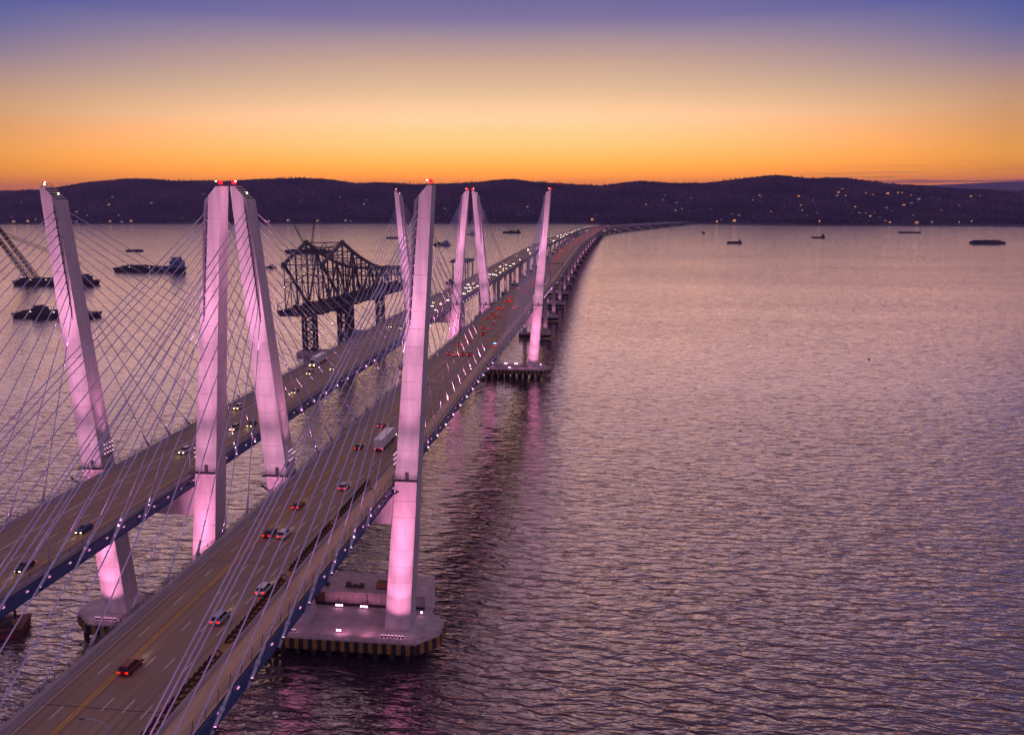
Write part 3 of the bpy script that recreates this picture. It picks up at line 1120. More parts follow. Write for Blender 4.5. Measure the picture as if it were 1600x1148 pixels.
# ------------------------------------------------------------------ stay cables
ORD = ['topmost', 'second', 'third', 'fourth', 'fifth', 'sixth', 'seventh', 'eighth', 'ninth', 'tenth', 'eleventh', 'lowest']
LEGTXT = {'A': "left pylon's outer leg", 'B': "left pylon's inner leg", 'C': "right pylon's inner leg", 'D': "right pylon's outer leg"}
ANCH = {'A': LD[0] - .75, 'B': LD[1] + .75, 'C': RD[0] - .75, 'D': RD[1] + .75}
MAIN = [175.0 - 13.6 * i for i in range(12)]
SIDE = [153.0, 149.0, 145.0] + [133.0 - 13.2 * i for i in range(9)]
for ny, Y in enumerate((0.0, 366.0)):
    for k in 'ABCD':
        sg = LEGS[k][0]
        for dirn in (-1, 1):
            main = (dirn > 0) == (ny == 0)
            for i in range(12):
                z = cable_z(i)
                dist = (MAIN if main else SIDE)[i]
                yd = Y + dirn * dist
                xg = inner(k, z) + sg * .22 * width(z)
                top = Vector((xg, Y - .1 if dirn < 0 else Y + depth(z) + .1, z))
                bot = Vector((ANCH[k], yd, deck_z(yd) - 2.6))
                dv = (top - bot).normalized()
                n_ = 'nearer' if ny == 0 else 'farther'
                way = {(-1, 0): 'toward the viewer', (1, 0): 'out over the middle span', (-1, 1): 'back over the middle span', (1, 1): 'toward the far shore'}[(dirn, ny)]
                root = thing('stay_cable', f'{ORD[i]} stay cable {way} from the {n_} {LEGTXT[k]}', 'stay cable', bot, 'stay cables of the bridge')
                L = (top - bot).length
                sag = -0.004 * L
                m = MB()
                segs = 6
                pts = [(top - bot) * (q / segs) + Vector((0, 0, sag * 4 * (q / segs) * (1 - q / segs) * .5)) for q in range(segs + 1)]
                for a, b in zip(pts[:-1], pts[1:]):
                    m.tube(a, b, .12, 6)
                part('cable_pipe', m, CABLE, root, True)
                m = MB().tube(dv * 0.0, dv * 4.2, .30, 8)
                m.tube(dv * 4.2, dv * 4.9, .42, 8)
                m.tube(dv * 4.9, dv * 7.6, .27, 8)
                part('anchor_pipe', m, COLLAR, root, True)
                # uplight at the deck edge, aimed up the cable
                up = Vector((sg * .55, -dirn * .6, 2.35 - 1.2))
                lm = MB().tube(up, up + Vector((0, -dirn * .28, .34)), .24, 8)
                lo = part('uplight', lm, STEEL, root)
                part('lamp_lens', MB().tube(up + Vector((0, -dirn * .285, .346)), up + Vector((0, -dirn * .30, .364)), .21, 8), LENS, lo)
                if -165 < yd < 500:
                    spot(root, up + Vector((0, -dirn * .4, .5)), up + (top - bot) * .5 + Vector((sg * -.1, 0, 0)), 18000 if dirn > 0 else 7000, 11, PINK, .6, .1)

# small pink marker lamps along the girders between the cables
for D, ds, lab in ((RD, (RD[0] - .3, RD[1] + .32), 'right-hand deck'), (LD, (LD[0] - .3, LD[1] + .32), 'left-hand deck')):
    for d, sd in zip(ds, ('left', 'right')):
        root = thing('girder_lamp_row', f'row of small pink lamps along the {sd} girder of the {lab}', 'lamp row', road(-150, d, -1.0))
        o0 = Vector(road(-150, d, -1.0))
        lmp = MB().box(-.10, .10, -.30, .30, -.13, .13).mesh('marker_lamp', PINKD)
        for s in np.arange(-150, 520, 6.8):
            link('marker_lamp', lmp, root, Vector(road(s, d, -1.0)) - o0)

# ------------------------------------------------------------------ approach piers
def pier(D, s, label, lit, grp):
    xm = .5 * (D[0] + D[1])
    p = road(s, xm)
    o = Vector((p.x, p.y, 0))
    root = thing('bridge_pier', label, 'bridge pier', o, grp)
    zd = p.z - 2.9
    root.rotation_euler = (0, 0, -heading(s))
    part('footing', MB().prism([(-14, -3.5), (11.5, -3.5), (13.5, -1.5), (13.5, 3.5), (11.5, 5.5), (-14, 5.5)], 1.2, 4.6), CAPC, root)
    part('fender', MB().prism([(-14.2, -3.9), (11.8, -3.9), (13.9, -1.7), (13.9, 3.7), (11.8, 5.9), (-14.2, 5.9)], .8, 3.4), FBLK if s > 600 else RUSTDK, root)
    for x in (-9.1, 9.1):
        part('column', MB().hexa([(x - 1.7, -1.4, 4.6), (x + 1.7, -1.4, 4.6), (x + 1.7, 2.4, 4.6), (x - 1.7, 2.4, 4.6), (x - 1.4, -1.2, zd - 2.6), (x + 1.4, -1.2, zd - 2.6), (x + 1.4, 2.2, zd - 2.6), (x - 1.4, 2.2, zd - 2.6)]), CONC, root)
        if lit:
            spot(root, (x, -4.6, 5.4), (x, -1.3, 5 + (zd - 5) * .55), 3600, 70)
            spot(root, (x + 5.2, .5, 5.4), (x + 1.5, .5, 5 + (zd - 5) * .55), 1500, 70)
    part('crosshead', MB().hexa([(-11.5, -1.3, zd - 2.6), (11.5, -1.3, zd - 2.6), (11.5, 2.3, zd - 2.6), (-11.5, 2.3, zd - 2.6), (-13.2, -1.5, zd), (13.2, -1.5, zd), (13.2, 2.5, zd), (-13.2, 2.5, zd)]), CONC, root)


ORDP = ['', '', '', '', '', '', '', '', 'ninth', 'tenth', 'eleventh', 'twelfth', 'thirteenth', 'fourteenth', 'fifteenth', 'sixteenth', 'seventeenth', 'eighteenth', 'nineteenth', 'twentieth',
        'twenty-first', 'twenty-second', 'twenty-third', 'twenty-fourth', 'twenty-fifth', 'twenty-sixth']
for D, txt in ((RD, 'right-hand'), (LD, 'left-hand')):
    for q, s in enumerate([0, 0] + [527.0 + 105.0 * j for j in range(26)]):
        if q < 2:
            continue
        j = q - 2
        if j < 8:
            lab = f"{['first', 'second', 'third', 'fourth', 'fifth', 'sixth', 'seventh', 'eighth'][j]} pink-lit pier beyond the far pylons under the {txt} deck"
            pier(D, s, lab, True, f'piers under the far {txt} approach')
        else:
            pier(D, s, f'{ORDP[j]} pier beyond the far pylons in the receding row under the {txt} deck', j < 15, f'distant piers under the {txt} approach')

# ------------------------------------------------------------------ lamp posts on the decks
def lamp_post(s, d, arm, label):
    p = road(s, d)
    root = thing('lamp_post', label, 'lamp post', p, 'lamp posts along the decks')
    m = MB().tube((0, 0, 0), (0, 0, 8.6), .16, 8, .11)
    part('pole', m, POLE, root, True)
    m = MB()
    prev = Vector((0, 0, 8.6))
    for q in range(1, 7):
        t = q / 6 * math.pi / 2
        cur = Vector((arm * 3.4 * (1 - math.cos(t)), 0, 8.6 + 1.6 * math.sin(t)))
        m.tube(prev, cur, .10, 6)
        prev = cur
    m.tube(prev, prev + Vector((arm * .6, 0, 0)), .05, 6)
    part('arm', m, POLE, root, True)
    part('lamp_head', MB().hexa([tuple(prev + Vector((arm * a, b, c))) for a, b, c in ((.1, -.14, -.08), (.9, -.1, -.08), (.9, .1, -.08), (.1, .14, -.08), (.1, -.12, .08), (.9, -.06, .05), (.9, .06, .05), (.1, .12, .08))]), RAILM, root)
    part('base', MB().box(-.22, .22, -.22, .22, 0, .5), RAILM, root)


for q, s in enumerate([-122, -63, -5, 53, 111, 169, 227, 285, 343, 401, 459, 517, 575, 650, 725, 800, 900]):
    lamp_post(s, -22.4, -1, f"curved-arm lamp post beside the path, {['', 'second', 'third', 'fourth', 'fifth', 'sixth', 'seventh', 'eighth', 'ninth', 'tenth', 'eleventh', 'twelfth', 'thirteenth', 'fourteenth', 'fifteenth', 'sixteenth', 'seventeenth'][q] or 'first'} from the front")
for q, s in enumerate([-60, 0, 60, 120, 180, 240, 300, 360, 420, 480, 540, 640, 740]):
    lamp_post(s, -75.6, -1, f"lamp post on the left-hand deck's inner edge, {['first', 'second', 'third', 'fourth', 'fifth', 'sixth', 'seventh', 'eighth', 'ninth', 'tenth', 'eleventh', 'twelfth', 'thirteenth'][q]} from the front")


def gantry(s, D, label):
    a, b = road(s, D[0] + .6), road(s, D[1] - .6)
    o = (a + b) / 2
    root = thing('sign_gantry', label, 'gantry', o)
    m = MB()
    for p in (a, b):
        m.beam(p - o, p - o + Vector((0, 0, 7.6)), .45)
    part('upright', m, STEEL, root)
    m = MB()
    A, B = a - o, b - o
    for zz in (6.4, 7.6):
        m.beam(A + Vector((0, 0, zz)), B + Vector((0, 0, zz)), .3)
    for q in range(10):
        m.beam(A.lerp(B, q / 10) + Vector((0, 0, 6.4 if q % 2 else 7.6)), A.lerp(B, (q + 1) / 10) + Vector((0, 0, 7.6 if q % 2 else 6.4)), .16)
    part('truss_boom', m, STEEL, root)


gantry(705, RD, 'steel sign gantry over the right-hand roadway beyond the far pylons')
gantry(1180, LD, 'steel sign gantry over the left-hand roadway far down the approach')

# ------------------------------------------------------------------ vehicles
PAINT = {n: mat('paint_' + n, c, .28, .0) for n, c in {'silver': (.42, .41, .42), 'white': (.72, .70, .68), 'black': (.012, .012, .014), 'red': (.22, .02, .02), 'blue': (.03, .06, .2), 'grey': (.14, .14, .15), 'tan': (.35, .27, .19)}.items()}


def lofted(poly, hw, hwi, shrink):
    cy = sum(p[0] for p in poly) / len(poly)
    cz = sum(p[1] for p in poly) / len(poly)
    n = len(poly)
    m = MB()
    for x, sc in ((-hw, shrink), (-hwi, 1), (hwi, 1), (hw, shrink)):
        for y, z in poly:
            m.v.append((x, cy + (y - cy) * sc, cz + (z - cz) * (1 - (1 - sc) * 1.2)))
    for k in range(3):
        for i in range(n):
            j = (i + 1) % n
            m.f.append((k * n + i, k * n + j, (k + 1) * n + j, (k + 1) * n + i))
    m.f.append(tuple(range(n))[::-1])
    m.f.append(tuple(range(3 * n, 4 * n)))
    m.m = [0] * len(m.f)
    return m


SHAPES = {
    'sedan': dict(body=[(-2.32, .34), (-2.38, .62), (-2.30, .92), (-1.75, 1.0), (1.05, .98), (1.9, .86), (2.28, .70), (2.36, .50), (2.30, .30)], gl=[(-1.95, .96), (-1.30, 1.40), (.25, 1.42), (1.15, .95)], hw=.91, rt=.60),
    'suv': dict(body=[(-2.32, .40), (-2.38, .7), (-2.34, 1.06), (-2.0, 1.10), (1.0, 1.08), (1.95, 1.0), (2.28, .85), (2.34, .6), (2.28, .36)], gl=[(-2.22, 1.06), (-1.98, 1.70), (.35, 1.72), (1.15, 1.04)], hw=.96, rt=.70),
    'van': dict(body=[(-2.6, .40), (-2.66, .9), (-2.64, 1.2), (1.6, 1.18), (2.3, 1.02), (2.6, .8), (2.64, .5), (2.55, .36)], gl=[(-2.60, 1.15), (-2.5, 2.0), (.9, 2.02), (1.75, 1.14)], hw=1.0, rt=.84)}
CACHE = {}


def car_meshes(shape, colour):
    key = (shape, colour)
    if key in CACHE:
        return CACHE[key]
    S = SHAPES[shape]
    body = lofted(S['body'], S['hw'], S['hw'] - .07, .94)
    g = S['gl']
    r = S['rt']
    b_ = S['hw'] - .08
    gl = MB()
    vs = [(-b_, g[0][0], g[0][1]), (b_, g[0][0], g[0][1]), (b_, g[3][0], g[3][1]), (-b_, g[3][0], g[3][1]), (-r, g[1][0], g[1][1]), (r, g[1][0], g[1][1]), (r, g[2][0], g[2][1]), (-r, g[2][0], g[2][1])]
    gl.hexa(vs)
    rf = MB().hexa([(-r - .03, g[1][0] - .04, g[1][1] - .03), (r + .03, g[1][0] - .04, g[1][1] - .03), (r + .03, g[2][0] + .04, g[2][1] - .03), (-r - .03, g[2][0] + .04, g[2][1] - .03),
                    (-r + .08, g[1][0] + .1, g[1][1] + .05), (r - .08, g[1][0] + .1, g[1][1] + .05), (r - .08, g[2][0] - .12, g[2][1] + .05), (-r + .08, g[2][0] - .12, g[2][1] + .05)])
    for sx in (-1, 1):          # pillars
        for (a, c) in ((vs[0], vs[4]), (vs[3], vs[7])):
            rf.beam((sx * abs(a[0]), a[1], a[2]), (sx * abs(c[0]), c[1], c[2]), .07)
        ym = .5 * (g[1][0] + g[2][0])
        rf.beam((sx * b_, ym, g[0][1]), (sx * r, ym, g[1][1]), .07)
    wh = MB().tube((-.11, 0, .33), (.11, 0, .33), .33, 14)
    y1, z1 = S['body'][1]
    P = PAINT[colour]
    yr, yf = S['body'][1][0], max(p[0] for p in S['body'])
    zr = S['body'][2][1] - .22
    zf = S['body'][-3][1] - .22
    tl = MB().box(-.20, .20, -.06, .05, -.09, .09)
    hl = MB().box(-.19, .19, .03, .06, -.09, .05)
    res = dict(body=body.mesh('body', P), glass=gl.mesh('window_glass', GLASS), roof=rf.mesh('roof', P), wheel=wh.mesh('wheel', TYRE), tail=tl.mesh('tail_light', TAIL),
               head=hl.mesh('headlight', HEADW), heady=hl.mesh('headlight', HEADY), tp=[(sx * (S['hw'] - .27), yr - .02, zr) for sx in (-1, 1)], hp=[(sx * (S['hw'] - .30), yf - .05, zf) for sx in (-1, 1)],
               wp=[(sx * (S['hw'] - .14), yy, 0) for sx in (-1, 1) for yy in (-1.40, 1.42)])
    CACHE[key] = res
    # the same car as one small mesh for the far distance
    one = MB()
    for src, mi in ((body, 0), (gl, 1), (rf, 0)):
        one.add(src.v, src.f, mi)
    for x, y, z in res['tp']:
        one.box(x - .25, x + .25, y - .08, y + .04, z - .14, z + .12, 2)
    for x, y, z in res['hp']:
        one.box(x - .25, x + .25, y + .03, y + .07, z - .14, z + .05, 3)
    for x, y, z in res['wp']:
        one.tube((x - .1, y, .33), (x + .1, y, .33), .33, 8, mi=4)
    res['one'] = one.mesh('car', [P, GLASS, TAIL, HEADW, TYRE])
    res['oney'] = one.mesh('car', [P, GLASS, TAIL, HEADY, TYRE])
    return res


def car(shape, colour, s, d, toward, label, full=True, yellow=False, group=None):
    R = car_meshes(shape, colour)
    p = road(s, d, .02)
    nm = {'sedan': 'car', 'suv': 'car', 'van': 'van'}[shape]
    if full:
        root = thing(nm, label, nm, p, group)
        link('body', R['body'], root)
        link('window_glass', R['glass'], root)
        link('roof', R['roof'], root)
        for w in R['wp']:
            link('wheel', R['wheel'], root, w)
        for q in R['tp']:
            link('tail_light', R['tail'], root, q)
        for q in R['hp']:
            link('headlight', R['heady' if yellow else 'head'], root, q)
    else:
        root = tag(link(nm, R['oney' if yellow else 'one'], None, p), label, nm, group)
    root.rotation_euler = (0, 0, -heading(s) + (math.pi if toward else 0))
    if full and s < 120:          # dipped beams on the road ahead
        spot(root, (0, 2.6, .62), (0, 16, -.1), 260, 62, (1.0, .74, .40), 1.0, .25)
    return root


def truck(s, d, toward, label):
    p = road(s, d, .02)
    root = thing('lorry', label, 'lorry', p, 'lorries on the bridge')
    part('trailer', MB().box(-1.3, 1.3, -8.6, 5.0, 1.15, 4.05), PAINT['white'], root)
    rib = MB()
    for y in np.arange(-8.4, 5.0, 1.2):
        rib.box(-1.325, -1.301, y, y + .06, 1.2, 4.0).box(1.301, 1.325, y, y + .06, 1.2, 4.0)
    part('trailer_rib', rib, PAINT['silver'], root, kind='stuff')
    part('chassis', MB().box(-.5, .5, -8.4, 7.9, .7, 1.15), TYRE, root)
    cabm = MB().hexa([(-1.2, 5.5, .6), (1.2, 5.5, .6), (1.2, 8.1, .6), (-1.2, 8.1, .6), (-1.15, 5.6, 3.6), (1.15, 5.6, 3.6), (1.1, 7.0, 3.4), (-1.1, 7.0, 3.4)])
    part('cab', cabm, PAINT['white'], root)
    part('windscreen', MB().hexa([(-1.0, 7.68, 1.9), (1.0, 7.68, 1.9), (1.0, 7.74, 1.9), (-1.0, 7.74, 1.9), (-.95, 7.12, 3.1), (.95, 7.12, 3.1), (.95, 7.25, 3.1), (-.95, 7.25, 3.1)]), GLASS, root)
    wm_ = MB().tube((-.16, 0, .5), (.16, 0, .5), .5, 14).mesh('wheel', TYRE)
    for sx in (-1.1, 1.1):
        for y in (-7.3, -6.1, 4.2, 7.0):
            link('wheel', wm_, root, (sx, y, 0))
    for sx in (-1.05, 1.05):
        part('tail_light', MB().box(sx - .2, sx + .2, -8.70, -8.62, 1.0, 1.25), TAIL, root)
        part('headlight', MB().box(sx - .2, sx + .2, 8.10, 8.20, .85, 1.1), HEADY, root)
        part('side_marker', MB().box(sx * 1.24, sx * 1.24 + .05, -8.3, -8.0, 1.2, 1.35), ORANGEW, root)
    root.rotation_euler = (0, 0, -heading(s) + (math.pi if toward else 0))


LANE_R = [-43.2, -40.2, -36.8, -33.2, -29.7, -26.4]
LANE_L = [-95.7, -91.4, -88.2, -84.6, -80.9]
used = {}


def snap(s, d, lanes, gap=7.5):
    l = min(lanes, key=lambda q: abs(q - d))
    for _ in range(60):
        if all(abs(s - q) > gap for q in used.get(l, [])):
            break
        s += 2.0
    used.setdefault(l, []).append(s)
    return s, l


sp = on_road(590, 702, .6)
ts_, td_ = snap(sp[0] + 7.5, sp[1], LANE_R, 14)
truck(ts_, td_, False, 'white box lorry with red tail lights on the right-hand roadway by the near pylon')
used[td_] += [ts_ - 7, ts_ + 7]
sp = on_road(497, 570, .6)
ts2, td2 = snap(sp[0] + 5, sp[1], LANE_L, 14)
truck(ts2, td2, True, 'pale box lorry coming toward the viewer on the left-hand roadway')
used[td2] += [ts2 - 7, ts2 + 7]
NEAR_R = [(345, 964, 'suv', 'silver', 'silver estate car nearest the foreground on the right-hand roadway'), (411, 919, 'suv', 'white', 'white car with red tail lights beside the rusty barrier'),
          (440, 833, 'suv', 'white', 'white car with red tail lights, right one of the side-by-side pair'), (419, 831, 'sedan', 'black', 'black car with red tail lights, left one of the side-by-side pair'),
          (463, 788, 'sedan', 'red', 'dark red car alone near the yellow line, left of the lamp post'), (529, 759, 'suv', 'silver', 'silver car in the lane left of the near pylon leg'),
          (560, 697, 'sedan', 'black', 'black car just left of the white lorry'), (592, 663, 'sedan', 'grey', 'grey car just ahead of the white lorry'),
          (208, 1041, 'suv', 'red', 'dark red car at the bottom edge on the yellow line'), (669, 597, 'van', 'white', 'white van half hidden behind the near pylon leg')]
for u, v, sh, c, lab in NEAR_R:
    s, d = on_road(u, v)
    s, d = snap(s, d, LANE_R)
    car(sh, c, s, d, False, lab, group='cars going away on the right-hand roadway')
MID_R = [(702, 551), (709, 553), (723, 552), (733, 553), (718, 537), (736, 531), (755, 521), (755, 511), (764, 513), (775, 504), (764, 497), (774, 494), (772, 490), (784, 495), (782, 481), (790, 482), (803, 480),
         (808, 479), (795, 470.5), (802, 470.5), (802, 464.4), (820, 455), (828, 444), (832, 445), (790, 470), (812, 450), (838, 438), (826, 436), (845, 428), (862, 415), (868, 409), (858, 420), (872, 405), (866, 411)]
ORDS = ['first', 'second', 'third', 'fourth', 'fifth', 'sixth', 'seventh', 'eighth', 'ninth', 'tenth', 'eleventh', 'twelfth', 'thirteenth', 'fourteenth', 'fifteenth', 'sixteenth', 'seventeenth', 'eighteenth',
        'nineteenth', 'twentieth', 'twenty-first', 'twenty-second', 'twenty-third', 'twenty-fourth', 'twenty-fifth', 'twenty-sixth']


def rank_labels(cars, text):
    by = {}
    for o_, c_, s_ in cars:
        by.setdefault(c_, []).append((s_, o_))
    for c_, l_ in by.items():
        for q_, (s_, o_) in enumerate(sorted(l_, key=lambda t_: t_[0])):
            o_['label'] = text.format(c=c_, n=ORDS[q_])


cols = ['silver', 'white', 'black', 'red', 'grey', 'blue', 'black', 'grey']
ranked = []
for q, (u, v) in enumerate(MID_R):
    s, d = on_road(u, v)
    s, d = snap(s, d, LANE_R)
    c = cols[q % len(cols)]
    lane = 1 + sorted(LANE_R).index(d)
    ranked.append((car(['sedan', 'suv'][q % 3 == 0], c, s, d, False, '', s < 330, group='pack of cars with red tail lights between the pylons'), c, s))
rank_labels(ranked, '{n} {c} car from the front in the red-lit pack between the pylons')
FAR_R = [(870, 403), (869, 401), (875, 399), (881, 392.5), (878, 390.6), (885, 386), (892, 381.5), (894, 380), (902, 375.5), (904, 373), (912, 366), (918, 362.5), (924, 359), (929, 354)]
for u, v in FAR_R:
    s, d = on_road(u, v)
    for _ in range(2):
        s2, d2 = snap(s + random.uniform(-15, 15), d + random.uniform(-3, 3), LANE_R)
        car('sedan', random.choice(cols), s2, d2, False, 'tiny distant car with red tail lights on the far right-hand approach', False, group='distant cars on the right-hand approach')
for _ in range(66):
    s, d = snap(random.uniform(1000, 2850), random.choice(LANE_R[1:]), LANE_R)
    car('sedan', random.choice(cols), s, d, False, 'tiny distant car with red tail lights on the far right-hand approach', False, group='distant cars on the right-hand approach')
NEAR_L = [(145, 826, 'sedan', 'blue', 'dark blue car with yellow headlights, lowest on the left-hand roadway'), (291, 704, 'suv', 'white', 'white car with yellow headlights left of the inner pylon leg'),
          (363, 668, 'suv', 'tan', 'tan car with yellow headlights, left one between the two inner legs'), (390, 662, 'sedan', 'black', 'dark car with yellow headlights, right one between the two inner legs'),
          (378, 636, 'suv', 'white', 'white car with yellow headlights behind the pair between the inner legs'), (36, 884, 'sedan', 'black', 'black car at the left edge of the picture on the left-hand roadway'),
          (465, 611, 'sedan', 'blue', 'blue car on the left-hand roadway right of the inner leg'), (480, 582, 'suv', 'tan', 'tan car just in front of the oncoming lorry'), (523, 575, 'sedan', 'white', 'white car just behind the oncoming lorry'),
          (612, 510, 'suv', 'white', 'white car with headlights under the fan of cables, left of two'), (628, 511.5, 'sedan', 'grey', 'grey car with headlights beside the near right pylon leg')]
for u, v, sh, c, lab in NEAR_L:
    s, d = on_road(u, v)
    s, d = snap(s, d, LANE_L)
    car(sh, c, s, d, True, lab, True, True, group='cars coming on the left-hand roadway')
MID_L = [(678, 472), (676, 477), (680, 483), (692, 474), (701, 468), (729, 444), (739, 442), (729, 449), (736, 449), (742, 449), (733, 454), (726, 458), (724, 449), (745, 446), (739, 455), (766, 432.5), (769, 428), (774, 429),
         (777, 422), (782, 425), (787, 419), (790, 422), (793, 413), (801, 415), (797, 419), (810, 412), (814, 405.6), (831, 396), (760, 436), (748, 440), (755, 433), (764, 428), (784, 416)]
ranked = []
for q, (u, v) in enumerate(MID_L):
    s, d = on_road(u, v)
    s, d = snap(s, d, LANE_L)
    c = cols[(q * 3) % len(cols)]
    ranked.append((car('sedan', c, s, d, True, '', s < 300, q % 3 == 0, group='oncoming cars near the far left pylon'), c, s))
rank_labels(ranked, '{n} {c} car from the front among oncoming headlights by the far left pylon')
FAR_L = [(860, 382), (865, 382), (870, 382.7), (859, 385), (863, 385), (877, 376), (875, 377), (885, 370), (888, 371), (892, 369), (897, 367), (904, 362.6), (901, 363), (909.5, 359), (909, 355), (913, 354), (917, 353)]
for u, v in FAR_L:
    s, d = on_road(u, v)
    for _ in range(2):
        s2, d2 = snap(s + random.uniform(-12, 12), d + random.uniform(-3, 3), LANE_L)
        car('sedan', random.choice(cols), s2, d2, True, 'tiny distant car with headlights on the far left-hand approach', False, random.random() < .4, group='distant cars on the left-hand approach')
for _ in range(52):
    s, d = snap(random.uniform(900, 2850), random.choice(LANE_L), LANE_L)
    car('sedan', random.choice(cols), s, d, True, 'tiny distant car with headlights on the far left-hand approach', False, random.random() < .5, group='distant cars on the left-hand approach')
s, d = on_road(770, 540)
o = car('suv', 'white', s, -21.0, False, 'white service car with a blue flashing light on the path edge', True)
part('flasher', MB().box(-.5, .5, -.4, -.1, 1.78, 1.98), BLUEL, o)

# ------------------------------------------------------------------ remnant of the old truss bridge
XN, XS = -173.0, -202.0
root = thing('truss_bridge', 'dark steel remnant of an old cantilever truss bridge beyond the left-hand deck', 'truss bridge', (XN, 430, 0))
o = Vector((XN, 430, 0))


def tz(y):
    return float(np.interp(y, [383, 430, 452, 472, 506, 542, 575, 607, 660], [75.6, 89.3, 81.4, 75.0, 66.0, 59.7, 56.0, 53.4, 51.5]))


def bz(y):
    return 41.0 - .034 * (y - 385)


YP = [383.0 + 11.75 * i for i in range(25)]
YE = YP[-1]


def mem(name, a, b, w):
    return part(name, shift(MB().beam(a, b, w), o), TRUSS, root)


for X in (XN, XS):
    for a, b in zip(YP[:-1], YP[1:]):
        mem('top_chord', (X, a, tz(a)), (X, b, tz(b)), 2.0 if a < 560 else 1.5)
    ys = [368.6] + YP
    for a, b in zip(ys[:-1], ys[1:]):
        mem('bottom_chord', (X, a, bz(a) + .8), (X, b, bz(b) + .8), 1.5)
    for i, y in enumerate(YP):
        if i == 0:
            mem('hanger', (X, y, tz(y)), (X, y, bz(y)), .7)
        else:
            if i % 2 == 0:
                mem('vertical', (X, y, tz(y)), (X, y, bz(y)), 1.15)
            else:
                mem('sub_vertical', (X, y, tz(y)), (X, y, bz(y)), .5)
    # main diagonals meet over the pier and every second panel
    mem('main_diagonal', (X, 383, tz(383)), (X, 430, bz(430)), 1.7)
    for i in range(4, len(YP) - 2, 2):
        a, b = YP[i], YP[i + 2]
        up = (i // 2) % 2 == 0
        mem('main_diagonal', (X, a, bz(a) if up else tz(a)), (X, b, tz(b) if up else bz(b)), 1.15)
    for i in range(0, len(YP) - 1):
        a, b = YP[i], YP[i + 1]
        za, zb_ = .5 * (tz(a) + bz(a)), .5 * (tz(b) + bz(b))
        mem('sub_diagonal', (X, a, za if i % 2 else bz(a)), (X, b, bz(b) if i % 2 else zb_), .5)
        if tz(a) - bz(a) > 26:
            mem('sub_strut', (X, a, za), (X, b, zb_), .6)
    mem('end_post', (X, 368.6, bz(368)), (X, 368.6, bz(368) + 7), .6)
    mem('end_rail', (X, 368.6, bz(368) + 7), (X, 383, bz(383) + 7.5), .4)
    part('gusset_plate', shift(MB().box(X - .9, X + .9, 380, 387, 72.2, 77.0), o), TRUSS, root)
    part('gusset_plate', shift(MB().box(X - .9, X + .9, 427, 433, 86.2, 90.6), o), TRUSS, root)
for i, y in enumerate(YP):
    z = tz(y)
    if i % 2:
        mem('cross_strut', (XN, y, z - .5), (XS, y, z - .5), .5)
        continue
    mem('cross_strut', (XN, y, z - .5), (XS, y, z - .5), .8)
    if z - bz(y) > 16:
        mem('cross_strut', (XN, y, .5 * (z + bz(y)) + 4), (XS, y, .5 * (z + bz(y)) + 4), .6)
        xm = .5 * (XN + XS)
        mem('sway_brace', (XN, y, .5 * (z + bz(y)) + 4), (xm, y, z - .5), .45)
        mem('sway_brace', (XS, y, .5 * (z + bz(y)) + 4), (xm, y, z - .5), .45)
    if i < len(YP) - 2:
        y2 = YP[i + 2]
        mem('top_lateral', (XN, y, tz(y) - .4), (XS, y2, tz(y2) - .4), .45)
m = MB()
ys = [368.6] + YP
for a, b in zip(ys[:-1], ys[1:]):
    m.hexa([(XS + 1, a, bz(a) + .5), (XN - 1, a, bz(a) + .5), (XN - 1, b, bz(b) + .5), (XS + 1, b, bz(b) + .5), (XS + 1, a, bz(a) + 2.2), (XN - 1, a, bz(a) + 2.2), (XN - 1, b, bz(b) + 2.2), (XS + 1, b, bz(b) + 2.2)])
part('deck', shift(m, o), TRDECK, root)
m = MB()
for y in ys:
    m.box(XS, XN, y - .5, y + .5, bz(y) - 2.2, bz(y) + .4)
part('floor_beam', shift(m, o), TRUSS, root, kind='stuff')
m = MB()
for y in np.arange(372, 660, 7.0):
    xx = random.uniform(XS + 3, XN - 3)
    m.box(xx, xx + random.uniform(1.5, 4), y, y + random.uniform(2, 6), bz(y) + 2, bz(y) + 2 + random.uniform(1, 3.6))
part('deck_equipment', shift(m, o), TRDECK, root, kind='stuff')
for y, hw in ((430.0, 4.4), (530.0, 2.9)):
    pr = link('pier_frame', None, root)
    zt = bz(y) - 1
    for X in (XN, XS):
        m = MB()
        for dx in (-hw, hw):
            for dy in (-hw * .8, hw * .8):
                m.beam((X + dx, y + dy, -2), (X + dx, y + dy, zt), 1.5)
        n_ = 5
        for q in range(n_):
            z0, z1 = zt * q / n_, zt * (q + 1) / n_
            for dy in (-hw * .8, hw * .8):
                m.beam((X - hw, y + dy, z0), (X + hw, y + dy, z1), .7)
                m.beam((X + hw, y + dy, z0), (X - hw, y + dy, z1), .7)
                m.beam((X - hw, y + dy, z1), (X + hw, y + dy, z1), .6)
            for dx in (-hw, hw):
                m.beam((X + dx, y - hw * .8, z0), (X + dx, y + hw * .8, z1), .7)
        part('lattice_leg', shift(m, o), TRUSS, pr)
    part('portal_strut', shift(MB().box(XS, XN, y - 2.4, y + 2.4, zt - 3.4, zt), o), TRUSS, pr)
    part('caisson', shift(MB().prism([(XS - 9, y - 8), (XN + 9, y - 8), (XN + 9, y + 8), (XS - 9, y + 8)], -1, 3), o), CAPC, pr)

# farther stub of the old trestle
root = thing('old_trestle', 'low dark stub of old trestle seen between the two far inner pylon legs', 'trestle', (-190, 1010, 0))
part('deck', MB().box(-14, 13, -6, 46, 27.5, 30.5), TRDECK, root)
m = MB()
for x in np.arange(-13, 14, 2.6):
    m.beam((x, -6, 30.5), (x, -6, 33), .5)
part('parapet', m, TRUSS, root)
for x in (-11, 0, 11):
    for y in (0, 40):
        part('leg', MB().beam((x, y, -2), (x, y, 27.5), 1.6), TRUSS, root)

